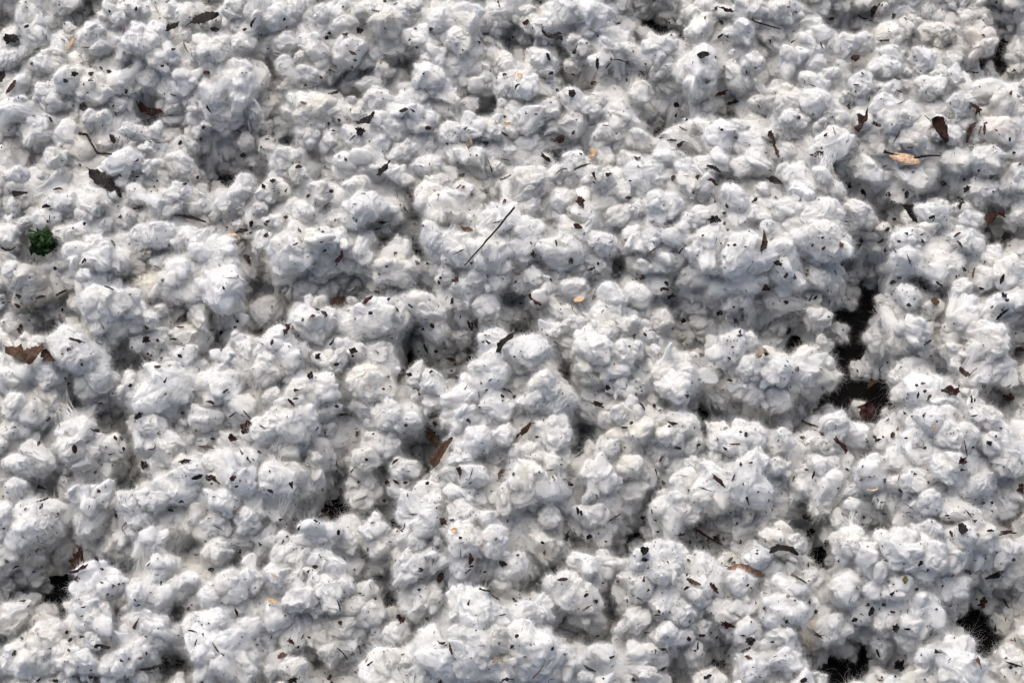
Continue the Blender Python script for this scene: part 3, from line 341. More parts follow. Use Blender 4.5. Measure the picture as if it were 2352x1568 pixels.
DEBRIS = """#0
j b 85 270 120 70 -30|ragged black leaf flap near the top left corner
j b 1185 190 85 50 40
A b 1410 130 180 84 25|almond shaped black leaf with pale brown rim and stalk, near top left
c b 1480 205 55 40 20
c b 1155 12 30 20 30
c b 1740 155 70 22 65
c r 1685 208 35 22 20
s t 485 300 110 25 70|tan narrow leaf strip standing in cotton at upper left
c m 855 220 60 25 75
c b 185 185 35 28 30
k b 1280 330 70 12 -65
c b 1195 340 25 22 0
c r 1425 500 42 34 -20
j b 512 512 50 34 20
c b 755 495 38 22 -10
c b 628 508 32 26 20
c b 622 462 24 22 0
t b 620 555 38 22 0
c b 695 472 26 18 -50
j b 12 540 100 45 85|dark torn leaf at the left edge high in the photo
k r 75 600 100 26 60|twisted red brown curl near the upper left edge
c b 212 678 30 26 0
c b 575 738 62 58 0
j r 985 750 120 60 -35|dark red leaf half sunk in the upper left hollow
j r 1085 775 100 55 10|crumpled red brown leaf on the rim of the upper left hollow
t b 1435 750 75 22 -55
c b 775 955 65 38 -70
A b 725 1260 260 90 -42|large torn black leaf with a long tip, on the left
t b 125 1330 110 70 15|folded black leaf peaked like a tent, left edge above green wad
c m 400 1303 60 20 0
k b 320 1432 50 16 10
c b 950 1432 65 25 8
k b 940 1220 40 12 0
s b 1310 1500 190 24 -14|long ragged black shred lying across the left cotton
c b 1730 1540 42 26 70
c b 1268 1268 42 18 20
c b 1362 1222 24 24 0
c b 1535 1258 32 18 0
c b 1670 1068 34 28 20
c b 580 1540 26 22 20
c b 1240 985 36 22 60
j b 260 350 38 34 0
c r 350 825 42 20 -65
c b 1118 455 24 18 0
c b 825 1207 28 14 -50
s b 1195 655 42 12 -20
#1
c b 710 210 52 46 10
j r 615 240 40 34 0
c r 485 262 32 26 60
c m 670 368 62 20 -22
c r 340 596 26 24 0
c m 325 710 44 16 -30
t b 652 762 48 16 -78
j b 530 645 62 28 20
K b 765 825 125 40 22|striped dark leaf curled into an arch over the cotton, upper middle
j b 720 905 68 56 -30|black forked leaf scrap just below the arched striped leaf
c b 1015 760 50 26 15
c r 1180 882 40 28 0
c r 500 853 28 20 80
c r 572 827 28 18 -50
s m 665 950 50 9 45
c y 1467 982 72 50 85|pale grey brown square chip standing upright in cotton
c b 1315 992 22 14 -30
c r 290 1152 44 36 10
j r 115 1250 38 28 0
t b 38 1255 38 14 0
c r 362 1350 42 32 40
j b 885 1170 105 50 48|black bent leaf scrap with forked lower end, centre left of top half
c r 737 1336 30 26 60
j r 1065 1365 85 48 -55|dark red torn leaf tucked above the round tuft, upper centre
c r 515 1315 34 26 10
c b 1418 1205 38 32 0
s b 1610 1140 90 11 -72
k b 1720 1228 75 20 28
s b 1390 1290 50 11 42
c r 1712 1392 36 22 75
s b 1712 925 46 16 -40
c b 1710 515 30 24 30
j b 1585 985 34 26 0
s r 885 1532 72 22 15
k b 1025 1445 38 14 -45
j r 205 1497 32 26 0
c b 195 135 24 18 70
c b 1105 328 28 22 60
t b 1670 25 52 18 -75
c r 885 10 28 18 0
c b 1098 200 26 16 -40
c r 1535 292 28 18 -10
s m 150 370 42 14 0
j t 1722 852 50 26 10|tan flake of hull on cotton right of upper centre
j b 825 80 58 22 -10
c m 658 1035 34 28 0
s b 80 1525 32 16 20
#2
J b 275 265 175 70 -35|dark shredded leaf with stringy ends at the top centre
c r 95 155 42 36 10
c b 252 395 54 30 -85
t b 435 345 78 36 58
c b 585 437 84 40 85
s b 740 425 130 12 -16
s r 668 440 72 14 62
c b 728 165 42 22 25
J r 1480 72 115 40 -15|red brown curled leaf with one tan end at the top, right of centre
c b 1320 380 78 38 12
c b 1435 250 56 26 35
c b 1475 255 36 16 -10
j b 1440 155 40 30 -40
c r 1180 270 30 22 80
c b 268 505 32 24 10
k m 905 515 78 8 -42
j r 558 572 38 26 15
c b 412 645 48 44 0
j r 313 628 32 28 0
c t 55 520 42 26 -40
k b 38 600 46 14 50
j r 1440 645 96 34 25
j b 1520 710 80 34 10
j r 1132 720 40 36 0
t b 1128 795 38 28 60
c r 330 957 62 52 20|dark red squarish leaf chip in the shaded hollow right of top centre
c r 285 968 46 26 0
c b 1030 950 28 14 0
s b 1100 970 58 16 0
c b 1168 990 56 44 10
H t 562 1060 84 70 20|orange tan hull chip on white cotton right of centre top
j b 230 1085 95 36 -35
c r 860 1090 46 34 -20
s b 485 1145 104 15 24
t r 567 1205 64 26 -70
c b 663 1205 40 30 70
c r 1118 1225 36 32 0
k b 1385 1170 92 26 -25
c r 1283 1220 34 28 70
j r 1378 1255 78 30 -22
c m 1505 1235 62 26 0
j r 475 1390 72 50 -70
c b 1670 1382 46 30 50
t b 1395 1385 42 16 85
j b 1395 1520 76 48 25|black butterfly shaped leaf scrap right of centre
j r 450 1555 54 34 -20
s m 335 1180 82 10 30
c b 1462 1468 24 18 0
s m 1175 890 54 12 -25
c b 1445 893 20 16 0
s r 645 866 40 9 0
#3
J b 740 75 120 50 55|spiky dark curled leaf in the top right crevice
s b 650 125 82 10 -30
j b 865 115 44 28 80
s r 435 132 36 20 10
c r 140 50 22 14 0
s m 368 315 46 14 -78
c r 600 395 66 48 0|dark cupped leaf sunk among cotton near the top right
c b 893 543 48 17 -25
c m 905 630 44 16 -15
c b 697 688 38 10 78
c b 558 742 34 24 -50
J r 655 840 170 86 68|shaggy dark leaf with frayed teeth, upper right
j b 745 860 66 34 -25
t b 395 932 42 34 80
A r 1165 910 165 88 -60|dark red leaf with crooked stalk, upper right
k m 885 945 84 12 65
J r 1425 750 115 58 -60|dark shaggy leaf scrap sunk in pinkish cotton near the right edge
s r 1400 910 132 34 68
s r 1460 895 52 12 70
s r 1493 890 74 18 -85
j r 335 1062 84 36 15
K m 25 1000 165 55 -70|grey brown curled leaf flap with tan inside, right of centre top
c r 1405 1020 28 26 20
k r 980 1020 38 16 -20
t b 1548 1220 70 52 -10
j r 1210 1262 38 34 0
c y 458 1222 52 44 60
j b 50 1250 96 40 -22
j b 548 1280 50 44 0
j b 655 1320 42 26 -50
j b 828 1340 36 30 40
c b 953 1342 46 28 75
c b 1328 1415 50 24 85
j b 1370 1305 60 34 20
j b 1320 1375 46 22 -20
A b 975 1475 140 84 -32|black curled leaf with hooked stalk near the right edge
k b 545 1483 48 30 60
j b 528 1540 44 36 0
c b 870 1510 30 26 0
j r 1560 1500 130 90 20|broad dark leaf lying in the hollow at the right edge
s b 180 285 48 10 30
c b 175 218 24 14 0
c r 575 920 24 20 0
c m 1670 645 38 20 65
s b 1400 500 92 20 -8
s b 1128 1495 38 18 20
c b 1665 960 28 16 85
#4
j b 60 160 85 30 5
s b 575 228 36 13 60
c b 380 280 28 24 0
s b 750 415 62 15 -35
s b 420 450 72 14 25
k b 283 485 62 16 10
K r 165 708 80 36 -75|red brown curled leaf piece at the left edge above brown leaves
j r 520 775 92 22 -14
A m 125 880 175 78 -38|left one of three clustered dry brown leaves, at left edge
A m 240 862 150 80 72|upright middle one of three clustered dry brown leaves
A m 345 880 95 62 -35|right one of three clustered dry brown leaves, half buried
c b 1010 688 36 26 0
j b 1005 778 46 38 40
s r 1245 686 42 13 0
c b 1190 768 42 18 0
c b 1230 632 38 18 20
j b 1485 765 54 44 0
c r 1090 963 48 20 10
c b 1357 978 46 32 -50
c b 1030 912 22 18 0
t r 1135 1055 44 20 62
s b 1553 1125 38 13 35
c r 1443 1202 48 24 -12
c b 690 1210 36 24 60
j b 955 1300 60 32 22
c r 940 1338 28 13 0
c r 338 1318 34 24 70
c r 1257 1276 26 20 30
j b 655 1403 54 24 0
c r 795 1447 30 18 -50
c r 515 1525 62 32 -80
J r 1700 1375 92 62 75|small star shaped brown calyx with upright point, left of centre
j r 1600 1455 54 38 0
c m 1420 1510 98 20 -8
k r 1055 1525 46 16 30
s r 1605 1290 52 15 40
J r 1670 25 105 40 10|shaggy red brown tuft of bark, left of centre
s t 1580 55 95 22 18
s t 1640 95 64 16 80
j r 1655 100 60 40 20
j r 1705 215 74 30 -62
c b 1620 685 24 16 0
#5
c b 460 30 26 22 60
c b 452 100 28 20 0
c r 473 163 32 26 10
j r 580 215 95 38 72|dark red leaf shred below the crusty white seed, left of centre
s b 270 115 36 11 30
c m 1455 15 80 44 -15|grey brown leaf piece half buried beside the long thin twig
j r 1380 365 46 36 70
c r 898 268 18 16 0
c r 1185 252 28 22 0
c b 1270 347 18 16 0
c b 1260 377 24 14 -60
A m 590 548 135 100 50|ridged brown leaf lying flat with pointed tip, left of centre
c r 772 497 74 36 25
k b 830 455 52 15 -52
t b 912 492 34 26 40
c r 1350 505 42 22 80
c r 1065 540 38 14 -28
c r 788 588 34 18 0
c m 390 610 32 26 20
c b 422 563 40 17 -15
c b 468 592 50 24 -52
j r 218 700 84 40 65
j y 258 700 46 24 80
c r 1172 633 30 16 0
c r 1215 675 34 22 -55
j r 1105 682 36 24 20
j b 1520 655 58 28 80
j r 1475 675 62 34 -60
s r 968 560 36 13 -60
c b 750 762 26 14 -20
j b 668 850 44 34 0
j b 425 888 42 34 70
c r 110 787 36 18 80
k b 525 785 52 13 60
c b 1238 852 26 18 0
c r 1522 808 28 24 50
c r 1345 908 64 26 -14
c b 555 940 32 18 20
j b 375 1020 50 36 80
c b 540 1022 32 28 0
j y 602 1028 36 30 0
j b 1103 1110 46 34 10
s m 20 720 70 18 36
c r 277 1120 30 22 0
c r 273 1177 32 13 0
s r 245 1202 54 20 -42
c b 555 1230 28 18 0
k b 595 1295 74 16 12
c r 878 1112 22 14 0
c b 1225 1298 78 34 20
j r 1225 1355 48 34 30
A m 1205 1460 145 80 -62|brown curled leaf wedged between tufts, left of the long curled leaf
A m 1290 1550 200 62 54|long curled brown leaf with pointed tip, centre of photo
J b 1725 790 175 48 52|feathery black shred near the middle of photo
c r 1600 792 38 16 -40
j b 700 1420 36 28 60
c r 420 1387 26 20 70
j b 1465 1330 38 24 -50
c t 1320 1105 30 20 80
c b 25 1545 30 20 -10
c r 1710 1110 30 17 -20
c r 1697 1158 28 22 -50
#6
j b 143 182 46 34 -50
K r 140 515 95 46 -55|red brown leaf with a thread tail hanging over the centre hollow
c t 460 497 66 38 5
c m 578 482 54 38 0
c m 962 163 68 22 48
t b 1168 158 82 30 60|black pointed sliver with wiry tail above centre
s b 545 285 48 15 25
j b 757 275 52 30 -20
c b 860 358 22 18 0
c b 1065 385 36 24 -20
c b 1055 425 52 22 0
A m 1725 90 125 46 85|slim brown leaf standing upright, right of centre
c r 460 3 50 12 0
j b 1095 475 62 40 0
c b 845 755 40 24 75
k r 965 708 38 9 0
j b 1435 585 42 30 30
j b 350 1000 74 38 -12
j b 590 1220 74 30 -30
t b 1203 1157 40 36 20
k r 895 1230 54 16 -62
c r 980 1225 30 20 -70
c b 1105 1348 60 32 -20
c r 777 1376 42 15 0
c r 822 1345 24 16 20
J r 100 1390 155 48 45|shredded brown curl lying diagonally right of the long curled brown leaf
c b 1140 1520 46 26 -15
c b 1287 1495 30 15 10
c r 173 1440 26 16 0
s m 1535 1490 58 12 5
j r 1305 885 44 36 0
c b 1500 1050 38 16 -30
c b 1470 1520 30 15 -20
c b 1484 15 20 18 0
j b 22 1165 30 24 40
s r 305 108 36 11 -80
c r 1533 120 22 18 0
s b 1568 742 42 9 10
j r 1740 410 62 36 -20
#7
A b 590 190 200 54 56|black twisted leaf hanging over the big hollow on the right
c m 1305 48 48 19 35
s r 1320 115 50 15 -55
k b 775 92 46 13 35
c r 903 95 26 15 0
c b 378 70 24 15 40
s y 540 25 62 14 -65
c m 383 143 28 18 40
j b 70 245 48 38 0
c r 275 295 24 15 -30
j b 1640 70 72 56 0
c r 905 345 30 20 0
s r 1000 355 62 14 20
j r 1350 288 34 22 -45
s m 1416 310 62 13 85
c b 1615 352 56 24 70
j b 1075 415 58 26 -80
k b 1175 395 46 15 -40
c m 1150 505 52 46 80|round brown leaf scale stuck on a round tuft at right
c b 1468 418 32 16 -10
j b 1625 465 44 38 -40
c b 1645 500 26 17 0
k b 1600 590 96 20 38
j r 125 513 32 22 0
s b 325 482 30 15 45
s b 293 485 50 11 65
j b 940 622 22 20 0
k b 1105 647 38 13 20
j b 130 708 48 38 -60
c b 1365 778 22 16 0
s b 1100 790 54 16 35
j r 485 893 64 36 -42
c b 1030 883 32 10 -10
K m 1330 1010 75 40 -20|curly brown husk with stringy tail, right side
k m 1410 1000 74 8 45
J r 1260 1130 128 66 5|torn dark leaf with ragged rim lying flat, right side
j r 820 1170 40 26 -20
j b 688 1205 42 24 -70
J r 650 1290 145 128 62|fan shaped red brown leaf just below the big hollow
j b 855 1235 62 42 60
j r 935 1175 34 26 70
c b 1080 1125 24 17 50
s r 1110 1172 42 15 60
c b 1422 1295 38 13 15
c b 1400 1180 40 15 80
c r 1425 1187 28 13 75
c b 1605 1380 24 14 0
J r 1660 1165 92 52 10|dark leaf sunk in the hollow near the right edge
j r 235 1447 36 24 0
c b 177 1407 22 18 0
j r 500 1495 112 30 -45|forked dark red leaf strip, right of centre below the hollow
c r 860 1425 44 24 80
c b 735 1445 42 24 -60
c r 795 1440 26 16 -30
c r 950 1448 26 12 0
c b 1410 1512 20 16 0
c r 1080 1515 22 18 0
s r 1362 1520 84 11 -85
c t 1143 1378 42 18 85
c r 205 830 22 18 60
A m 725 1085 95 40 65|slim brown leaf down inside the big hollow on the right
j b 1735 840 54 38 -20
#8
c r 680 245 28 26 0
t b 280 218 74 34 -20
s b 290 308 74 15 20
c b 285 352 40 17 75
s b 795 400 58 14 -65
t r 905 210 54 20 42
j b 1270 42 64 32 10
k b 1358 145 64 24 20
J r 1460 170 115 52 -25|cluster of torn red brown leaf bits at lower left
j r 1602 158 44 28 35
c r 1628 213 22 15 20
t b 1708 25 44 22 -60
c b 1245 322 36 18 20
j b 1362 685 34 18 10
c b 1455 785 44 22 -15
j b 663 720 40 24 -60
c r 703 783 24 18 0
c b 260 655 28 18 60
J r 550 715 135 120 -50|large dark red leaf on the rim of the lower left pit
j r 540 795 125 36 15
s b 155 1003 40 16 5
j b 152 1262 32 22 -70
c b 485 1270 28 22 60
c b 458 1218 24 17 60
c b 565 1247 36 13 10
c r 668 1308 34 20 20
c b 720 1318 54 26 -8
t m 935 1165 78 28 60
j b 1630 1075 46 18 -70
c r 1297 1052 26 13 45
c r 1007 1362 26 15 -70
s r 1325 1212 52 9 -15
s r 1348 1290 40 10 75
J b 1135 1440 130 74 -18|black bark chunk near the bottom edge at left
k b 1040 1455 135 18 8
j b 1235 1425 64 38 0
j b 385 1550 42 20 0
c b 1110 875 24 16 80
t b 1080 820 28 12 0
s b 110 770 42 13 20
j b 1000 65 52 52 0
c r 578 1042 36 11 10
s b 265 1545 32 13 35
#9
t r 1405 110 84 44 -72
c y 1150 155 125 56 82|grey brown leaf slab in the shade below the long curled brown leaf
t b 665 100 54 19 52
t b 242 200 48 42 -70
c b 98 247 38 24 -45
j b 905 185 38 32 0
k m 965 180 42 20 -30
c r 1030 188 30 20 0
c r 955 45 50 18 48
j m 860 85 42 24 0
c b 1180 190 26 22 0
s r 1085 407 52 12 8
J r 1275 450 78 54 -15|dark brown shaggy chip in the lower middle
j m 465 415 76 26 40
j r 412 452 30 18 0
c t 1362 512 40 28 0
c b 1408 566 22 14 0
c b 567 528 30 22 80
c b 293 505 26 15 60
k b 1015 500 54 9 60
A r 1475 712 64 30 80|dark red teardrop leaf below the dotted round tuft
c b 1480 765 32 17 -10
s b 1460 797 42 11 28
K b 1705 745 55 26 -30|black hooked leaf curl in the lower middle
c r 1270 838 66 38 72
c r 405 765 36 22 0
t b 360 798 30 19 45
c b 610 720 42 18 -80
s b 840 835 62 12 0
c b 970 1025 44 18 -30
j b 935 1030 36 28 40
c b 820 988 24 19 30
J r 990 1130 66 52 40|dark red torn scrap in a crevice at the lower middle
H t 115 1010 62 40 -15|crumbly tan hull chip at the lower left middle
c r 580 1150 30 24 -60
j r 240 1280 42 28 -20
c r 365 1252 22 14 -30
c m 180 1385 56 38 10
c r 705 1318 28 21 -60
j b 250 1545 64 34 18
c r 507 1525 36 22 60
s b 595 1360 84 11 -52
k b 710 1478 54 18 32
s b 785 1432 38 12 40
j r 1280 1295 40 22 0
s m 1340 1330 62 16 -72
H y 1655 1412 56 32 10|pale crumpled hull chip on bright cotton at bottom middle
k m 1690 130 66 30 60
k r 1640 965 82 10 -35
s b 1575 930 62 18 -5
j b 1720 1550 64 34 20
c t 125 828 36 13 -10
s b 570 1035 62 9 -80
#10
c b 397 195 48 22 -18
s r 262 104 42 12 0
t r 993 120 74 15 -78
c b 1043 190 36 20 -65
t r 520 230 44 22 -50
j r 1425 175 88 28 -45
s r 1525 155 42 10 70
t b 1622 305 64 24 -76
c b 455 382 42 17 -78
c b 477 398 36 15 -82
s r 700 430 92 10 36
j b 930 440 84 30 -10
c b 985 447 24 15 -20
j r 1408 565 48 36 60
j b 1160 550 54 24 15
j b 375 560 62 36 80
s b 420 520 44 18 55
c b 533 560 38 26 30
t b 885 565 42 36 50
t b 825 552 34 22 -50
A b 915 662 56 44 70|small black leaf on top of a round tuft at lower right
c b 208 600 24 15 -30
c b 40 685 22 14 0
j r 290 780 62 26 -65
c r 345 857 64 22 3
c r 510 962 26 18 40
t b 628 877 26 18 10
t m 907 855 42 24 70
A o 1610 795 205 54 -12|pointed orange brown leaf at the lower right
s m 1250 872 82 24 -25
j r 1390 912 74 26 -45
j r 1200 915 42 22 30
k b 35 1012 68 20 -40
k m 525 1055 64 8 30
j b 1000 1100 42 18 25
c r 792 1000 22 15 70
s b 880 990 36 9 -40
J r 1485 1160 96 44 -10|dark red leaf with a wiry tail at the lower right
c r 1310 1237 46 17 0
c b 1410 1252 24 18 60
c r 1218 1262 32 24 -60
j b 1640 1275 58 46 20
k b 1610 1340 62 20 20
c r 33 1240 28 24 0
c b 1042 1332 38 18 5
c b 278 1330 22 17 40
c b 1040 1468 38 26 20
s b 530 1468 78 16 -25
s m 180 1490 84 10 60
c o 1445 1445 50 26 -50
j b 1345 1525 48 24 20
c r 835 1540 28 18 -50
c r 690 1450 26 13 35
c l 1500 725 44 24 50
c b 1525 740 26 22 0
s b 925 1220 34 9 0
t r 1060 1350 50 14 -60
#11
J r 1335 40 85 46 10|crumbly red brown scrap near the right edge, lower half
j b 265 100 32 15 0
c b 315 130 46 19 70
c l 180 155 40 13 80
c b 912 242 34 22 -35
k t 720 235 64 10 15
j r 275 430 72 56 10
j b 180 432 52 34 0
j b 295 530 62 40 60
J b 95 665 165 62 -14|shredded black leaf with splinters at the lower right
j r 405 605 62 36 30
j b 375 685 44 32 20
K b 1340 510 75 46 -70|black hooked leaf scrap among crumbs near the right edge
c r 1262 540 42 20 -65
J r 1640 535 140 40 0|spiky dark leaf lying level near the right edge
c b 1480 328 26 18 30
c b 1542 325 22 15 0
c b 1720 405 38 24 -40
j b 1530 518 36 18 0
j r 1740 230 66 46 70
c b 805 402 32 15 -15
c b 1050 742 40 22 60
c l 945 857 46 36 60|round olive leaf scale in the lower right
c b 1020 920 26 22 0
t b 855 952 40 30 50
c b 797 1027 26 20 40
c b 712 1070 52 28 68
c r 858 1078 28 14 -20
c b 277 752 28 13 80
K b 1560 830 110 36 32|black crescent shaped leaf near the right edge, lower right
c r 1375 800 48 22 -30
j b 327 1078 32 24 20
j b 598 1130 34 26 0
j r 320 1220 86 24 -35|red brown leaf strip resting on a yellowed tuft at lower right
c b 957 1195 36 17 5
j b 885 1190 54 36 70
t b 1165 1352 52 42 -20
t o 1450 1420 84 36 -60
J b 920 1445 85 66 50|dark leaf sunk in a small hollow at the bottom right
t o 655 1500 104 34 15
j r 520 1540 60 46 60
c b 245 1550 40 32 30
s b 757 1360 48 16 -70
t b 1565 1190 64 36 65
c r 1692 718 32 22 -60
c o 1680 1272 28 13 -20
s b 1640 1020 64 16 -60
j r 1470 1010 62 56 0
c o 770 1545 36 11 -5
c r 30 1283 26 13 10
"""
def tile(t, x, y):
    return (t % 4)*588.0 + x*0.33351, (t//4)*522.67 + y*0.33351
pits = []
for w in PITS.split():
    px, py, rx, ry, dp = map(float, w.split(','))
    p = on_plane(px, py, -.035); g_ = 1.16 if dp >= 90 else 1.14 if dp > 55 else 1.0
    pits.append((p[0], p[1], rx*MPP*g_, ry*MPP/math.sin(PITCH)*g_+.010, min(1.3, dp*1.22/100), px, py))
PA = np.array([p[:5] for p in pits])
def pit_depth(x, y, grow=1.0):
    x = np.asarray(x, float); out = np.zeros_like(x)
    for cx, cy_, rx, ry, dp in PA:
        q = ((x-cx)/(rx*1.45*grow))**2+((y-cy_)/(ry*1.45*grow))**2
        out = np.maximum(out, dp*np.exp(-q**1.5*0.8))
    return out
def base_h(x, y):
    x = np.asarray(x, float); y = np.asarray(y, float)
    p = np.stack([x*5.5, y*5.5, np.zeros_like(x)], -1)
    z = 0.016*fbm(p, 2, 3)
    for cx, cy_, rx, ry, hh in HA: z = z+hh*np.exp(-((x-cx)/rx)**2-((y-cy_)/ry)**2)
    return z
PITM = 0.12
VALLEYS = [[(567,600),(600,700),(493,780),(290,830)],[(951,546),(975,640),(1025,730),(1060,820),(941,806)],[(1209,736),(1085,756)],[(1540,683),(1576,740),(1653,720),(1726,736),(1834,763)],
           [(1620,823),(1623,933),(1676,946),(1844,936),(1924,906)],[(1293,853),(1339,990),(1340,1060)],[(250,950),(290,986),(287,1089),(113,1122)],[(640,1185),(755,1156),(778,1106),(901,1159),(968,1106)],
           [(160,1192),(240,1236),(290,1312),(277,1406)],[(828,1292),(888,1352),(951,1446),(760,1519)],[(1213,1339),(1303,1232),(1443,1232),(1613,1232),(1837,1189)],[(1270,1470),(1400,1455)],[(1406,1356),(1409,1400)],
           [(1881,1506),(1934,1522),(1991,1479)],[(2194,1412),(2264,1382),(2340,1396)],[(1940,40),(2097,113),(2208,133),(2314,147)],[(343,255),(440,330),(513,367),(598,377),(655,307),(625,240),(605,147)],
           [(1230,350),(1276,337),(1330,320)],[(1286,117),(1323,177),(1470,150)],[(1168,93),(1105,240),(1048,247)],[(635,663),(720,640),(860,655)],[(77,596),(147,713),(100,740)],[(1350,640),(1436,650)],[(2037,477),(1944,424)],
           [(2011,1013),(1951,1059)],[(1533,256),(1690,243)],[(788,197),(921,187),(935,150)]]
VS = []
for pl in VALLEYS:
    for a, b in zip(pl[:-1], pl[1:]): VS.append((on_plane(*a, -.015)[:2], on_plane(*b, -.015)[:2]))
def valley(x, y):
    out = np.zeros_like(x)
    wob = 0.010*vnoise(np.stack([x*40, y*40, x*0+3], -1), 5)
    for a, b in VS:
        d = b-a; L2 = d@d
        u = np.clip(((x-a[0])*d[0]+(y-a[1])*d[1])/L2, 0, 1)
        q = np.hypot(x-a[0]-u*d[0], (y-a[1]-u*d[1]))+wob
        out = np.maximum(out, np.exp(-(np.maximum(q, 0)/0.0155)**3))
    return out
HILLS = [(1300, 860, 190, 130, .030), (1130, 1510, 230, 90, .040), (830, 560, 170, 80, .022), (1420, 480, 260, 110, .018), (230, 650, 150, 70, .022), (1750, 560, 160, 90, .022), (1750, 850, 110, 70, .018),
         (480, 1130, 150, 80, .02), (930, 730, 130, 60, .016), (2130, 1050, 150, 130, .026), (1560, 1330, 150, 80, .02), (350, 1440, 200, 90, .018), (900, 1180, 110, 60, .0), (2080, 1290, 160, 70, .02), (700, 950, 120, 90, .016),
         (1050, 1240, 130, 60, .016), (2000, 300, 200, 100, .018), (420, 130, 260, 90, .012), (1080, 620, 90, 60, .012), (1690, 1100, 130, 60, .014)]
HA = [(*on_plane(h[0], h[1], 0)[:2], h[2]*MPP, h[3]*MPP*1.13, h[4]*1.7) for h in HILLS]
def heap_h(x, y):
    x = np.asarray(x, float); y = np.asarray(y, float)
    return base_h(x, y)-np.maximum(PITM*pit_depth(x, y), 0.085*valley(x, y))
def settle(px, py, off=0.0):
    z = 0.0
    for _ in range(12):
        p = on_plane(px, py, z); z = 0.5*z+0.5*(float(heap_h(p[0], p[1]))+off)
    return p
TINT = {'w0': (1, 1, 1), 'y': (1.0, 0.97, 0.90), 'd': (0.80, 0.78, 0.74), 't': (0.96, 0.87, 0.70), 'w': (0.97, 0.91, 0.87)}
tufts = []     # dict px,py,loc,sx,sy,sz,rot,var,perm,tint
def put(px, py, rx, ry, tint, rot=None, off=0.0):
    r = 0.5*(rx+ry)
    # locks are drawn back from the open hollows
    R = r/MPP
    for (ax, ay, bx, by, dp, qx, qy) in pits:
        if dp < .5: continue
        ux, uy = px-qx, py-qy
        d = math.hypot(ux, uy)
        if d > 160 or d < 1: continue
        pr = math.hypot(bx/MPP*ux/d, by/MPP*.8*uy/d)*(.85 if dp < .8 else .95)
        need = pr+R*.78-d
        if need > 0 and d > pr*.45:
            s_ = min(need, R*.75); px += ux/d*s_; py += uy/d*s_
    p = settle(px, py, off)
    if pit_depth(p[0], p[1]) > .98 and random.random() < .75: return
    if p[2] < -.10: p = on_plane(px, py, -.10)
    tufts.append(dict(px=px, py=py, loc=p, s=(rx, ry, r*random.uniform(.8, 1.05)), rot=random.uniform(-.9, .9) if rot is None else rot,
                      var=random.randrange(NV), perm=random.randrange(len(PERM)), tint=tint))
S = 0.33351*MPP
for line in LUMPS.strip().splitlines():
    t, rest = line.split(':'); t = int(t)
    for w in rest.split():
        q = w.split(',')
        x, y, rx, ry = map(float, q[:4])
        px, py = tile(t, x, y)
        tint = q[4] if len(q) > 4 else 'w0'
        asp = rx/ry
        if rx*ry > 11500 or asp > 1.4 or asp < .7:      # long or large lumps are several locks felted together
            nsub = 2 if rx*ry < 13000 else 3
            for k in range(nsub):
                u = (k-(nsub-1)/2)*(1.05 if nsub == 2 else .72)+random.uniform(-.12, .12)
                ox, oy = (u*rx*.55, random.uniform(-.3, .3)*ry) if rx > ry else (random.uniform(-.3, .3)*rx, u*ry*.55)
                m_ = min(rx, ry)*random.uniform(.82, 1.08)
                a_, b_ = (m_*random.uniform(1.0, 1.4), m_) if rx > ry else (m_, m_*random.uniform(1.0, 1.4))
                put(px+ox*.33351, py+oy*.33351, a_*S*1.32, b_*S*1.40, tint, off=random.uniform(-.010, .010))
        else:
            g_ = random.uniform(1.12, 1.48)
            put(px, py, rx*S*g_, ry*S*g_*1.08, tint, off=random.uniform(-.013, .011))
hand = len(tufts)
# gaps between the tufts, and the margin beyond the frame, are filled with smaller ones
occ = np.array([(t['px'], t['py'], (t['s'][0]+t['s'][1])/2/MPP) for t in tufts])
fill = []
for k in range(11000):
    px, py = random.uniform(-330, FW+330), random.uniform(-300, FH+260)
    inside = -20 < px < FW+20 and -20 < py < FH+20
    r = random.uniform(12, 30) if inside else random.uniform(20, 42)
    d = np.hypot(occ[:, 0]-px, occ[:, 1]-py)
    if (d < (occ[:, 2]+r)*(0.74 if inside else .72)).any(): continue
    occ = np.vstack([occ, (px, py, r)])
    p = on_plane(px, py, 0)
    if pit_depth(p[0], p[1]) > 0.5: continue
    put(px, py, r*MPP*random.uniform(1, 1.5), r*MPP*random.uniform(.9, 1.3), 'w0', random.uniform(0, 6.28), off=random.uniform(-.024, -.006))
# flat locks felt the crevices between neighbouring tufts together
V_, F_, k0 = [], [], 0
for t in tufts:
    M, Sl = tuft_matrix(t); v, f, n = tuft_geo(100+t['var'], 2)
    V_.append(v@(M*Sl[None, :]).T+t['loc']); F_.append(f+k0); k0 += len(v)
bv = BVHTree.FromPolygons(np.concatenate(V_).tolist(), np.concatenate(F_).tolist())
ex, ey = np.arange(-.74, .741, .006), np.arange(-.62, .681, .006)
E = np.full((len(ex), len(ey)), np.nan)
for i, x in enumerate(ex):
    for j, y in enumerate(ey):
        h = bv.ray_cast(Vector((x, y, .3)), Vector((0, 0, -1)))
        if h[0] is not None: E[i, j] = h[0][2]
GX, GY = np.meshgrid(ex, ey, indexing='ij')
E = np.where(np.isnan(E), heap_h(GX, GY)-.02, E)
ker = np.exp(-(np.arange(-6, 7)/2.0)**2/2); ker /= ker.sum()
def blur(a):
    for ax in (0, 1): a = np.apply_along_axis(lambda c: np.convolve(np.pad(c, 6, mode='edge'), ker, 'valid'), ax, a)
    return a
EB = np.minimum(blur(E), E+.03)
PD = np.maximum(pit_depth(GX, GY), valley(GX, GY)*.8)
own = len(tufts)
